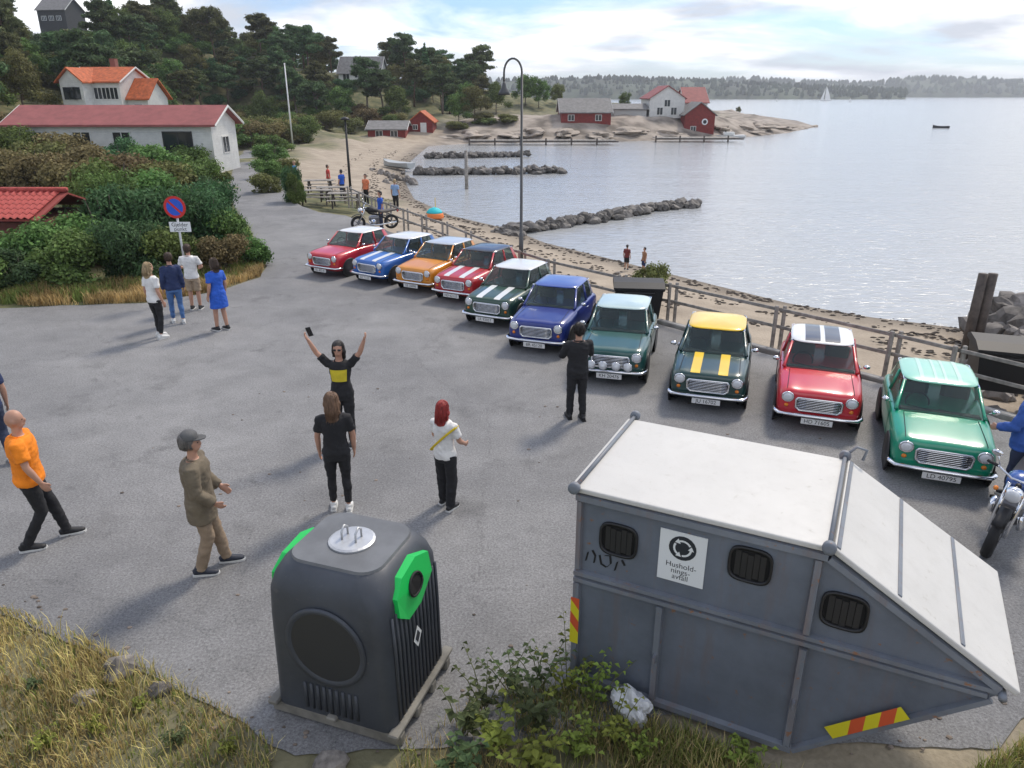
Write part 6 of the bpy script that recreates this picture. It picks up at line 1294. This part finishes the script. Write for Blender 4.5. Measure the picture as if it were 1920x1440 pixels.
# ------------------------------------------------------------------ motorcycles
def motorcycle(label, loc, rz, tank, lean=.12, blue=True):
    """front wheel at local y=0, facing -y"""
    t = thing('motorcycle', label, 'motorcycle', loc, rz); t.rotation_euler = (0, lean, rz); MET = M('engine_grey', (.22, .22, .23), .4, .7)
    for y, nm in ((0, 'wheel'), (1.42, 'wheel')):
        w = thing_part(nm, t); w.location = (0, y, .31); MB().lathe([(.22, -.05), (.28, -.06), (.31, -.03), (.315, 0), (.31, .03), (.28, .06), (.22, .05)], 28, (0, 0, 0), 'X', False).obj('tyre', BLACK, w, True)
        rm = MB().lathe([(.22, -.035), (.235, 0), (.22, .035), (.20, .03), (.20, -.03)], 24, (0, 0, 0), 'X', False); 
        for k in range(5): a = 2 * PI * k / 5; rm.tube([(0, .03 * math.cos(a), .03 * math.sin(a)), (0, .21 * math.cos(a), .21 * math.sin(a))], .018, 5)
        rm.obj('rim', MET, w, True); MB().lathe([(.0, -.06), (.05, -.06), (.05, .06), (.0, .06)], 12, (0, 0, 0), 'X').obj('hub', MET, w, True)
    for s_ in (-1, 1): MB().tube([(s_ * .09, 0, .31), (s_ * .10, .20, .70), (s_ * .10, .28, .92)], [.028, .026, .024], 8).obj('fork', CHROME, t, True)
    MB().rings([[(x, y, z) for x, y, z in r_] for r_ in [[(.07 * math.cos(b), .37 * math.cos(a) * k, .31 + .37 * math.sin(a) * k) for b, k in ((0, 1), (1.2, 1.02), (1.9, 1.02), (3.14, 1), (1.6, .98))] for a in np.linspace(.5, 2.4, 9)]]).obj('mudguard', BLK, t, True)
    MB().ell((0, .12, .86), (.105, .10, .10), 16, 10).obj('headlight', CHROME, t, True); MB().ell((0, .045, .86), (.085, .04, .082), 16, 10).obj('lens', LENS, t, True)
    MB().tube([(-.40, .44, 1.02), (-.28, .36, 1.04), (-.1, .28, .98), (.1, .28, .98), (.28, .36, 1.04), (.40, .44, 1.02)], .014, 8).obj('handlebar', CHROME, t, True)
    for s_ in (-1, 1):
        MB().tube([(s_ * .28, .36, 1.04), (s_ * .41, .445, 1.02)], .02, 8).obj('grip', BLACK, t, True); m_ = MB(); m_.tube([(s_ * .26, .34, 1.04), (s_ * .32, .30, 1.20)], .007, 6); m_.ell((s_ * .34, .29, 1.23), (.065, .02, .04)); m_.obj('mirror', CHROME, t, True)
        MB().ell((s_ * .20, .16, .84), (.03, .04, .03), 10, 8).obj('indicator', AMBER, t, True)
    MB().rings([[(w * math.cos(a), y, z + h * math.sin(a)) for a in [2 * PI * j / 16 for j in range(16)]] for y, z, w, h in ((.34, .86, .06, .05), (.42, .86, .15, .12), (.62, .86, .17, .13), (.80, .82, .12, .09), (.86, .80, .06, .05))]).obj('fuel_tank', tank, t, True)
    MB().rings([[(w * math.cos(a), y, z + h * math.sin(a)) for a in [2 * PI * j / 14 for j in range(14)]] for y, z, w, h in ((.82, .80, .10, .05), (1.0, .77, .16, .06), (1.25, .78, .15, .06), (1.5, .82, .13, .06), (1.66, .84, .07, .03))]).obj('saddle', SEAT, t, True)
    e_ = MB(); e_.box((0, .68, .42), (.30, .42, .34), 0, .05); e_.obj('engine', MET, t)
    for s_ in (-1, 1): MB().lathe([(.06, .0), (.11, .01), (.12, .05), (.08, .09), (.0, .09)] if s_ > 0 else [(.06, .0), (.11, -.01), (.12, -.05), (.08, -.09), (.0, -.09)], 18, (s_ * .14, .62, .40), 'X').obj('engine_cover', CHROME, t, True)
    MB().tube([(.15, .45, .45), (.18, .5, .26), (.19, .9, .24), (.20, 1.6, .34)], [.03, .03, .035, .055], 10).obj('exhaust', CHROME, t, True)
    MB().tube([(0, .28, .92), (0, .5, .7), (0, .9, .62), (0, 1.42, .31)], .035, 8).obj('frame', BLK, t, True)
    MB().ell((0, 1.70, .76), (.07, .04, .05), 12, 8).obj('tail_light', M('red_lens', (.4, .01, .01), .2), t, True)
    return t
TANK = M('tank_blue', (.03, .09, .32), .25, coat=.5)
q = g(1848, 1040); motorcycle('black motorcycle with blue tank and chrome headlight at the right of the containers', (q.x, q.y, 0), -.75, TANK)
HM = g(1893, 1020); 
q = g(690, 432); motorcycle('black motorcycle parked by the fence beyond the red and blue cars', (q.x - .4, q.y, 0), -1.2, BLK)
# haze over the whole bay
hz_ = MB().box((500, 2300, 40), (7400, 5200, 90)).obj('haze', None)
hm = bpy.data.materials.new('haze_air'); hm.use_nodes = True; hn = hm.node_tree; hn.nodes.remove(hn.nodes['Principled BSDF']); pv = hn.nodes.new('ShaderNodeVolumePrincipled'); pv.inputs['Color'].default_value = (.86, .9, .96, 1); pv.inputs['Density'].default_value = .00028; pv.inputs['Anisotropy'].default_value = .3; hn.links.new(pv.outputs[0], hn.nodes['Material Output'].inputs['Volume']); hz_.data.materials.append(hm)
tag(hz_, 'thin sea haze over the bay', kind='stuff')
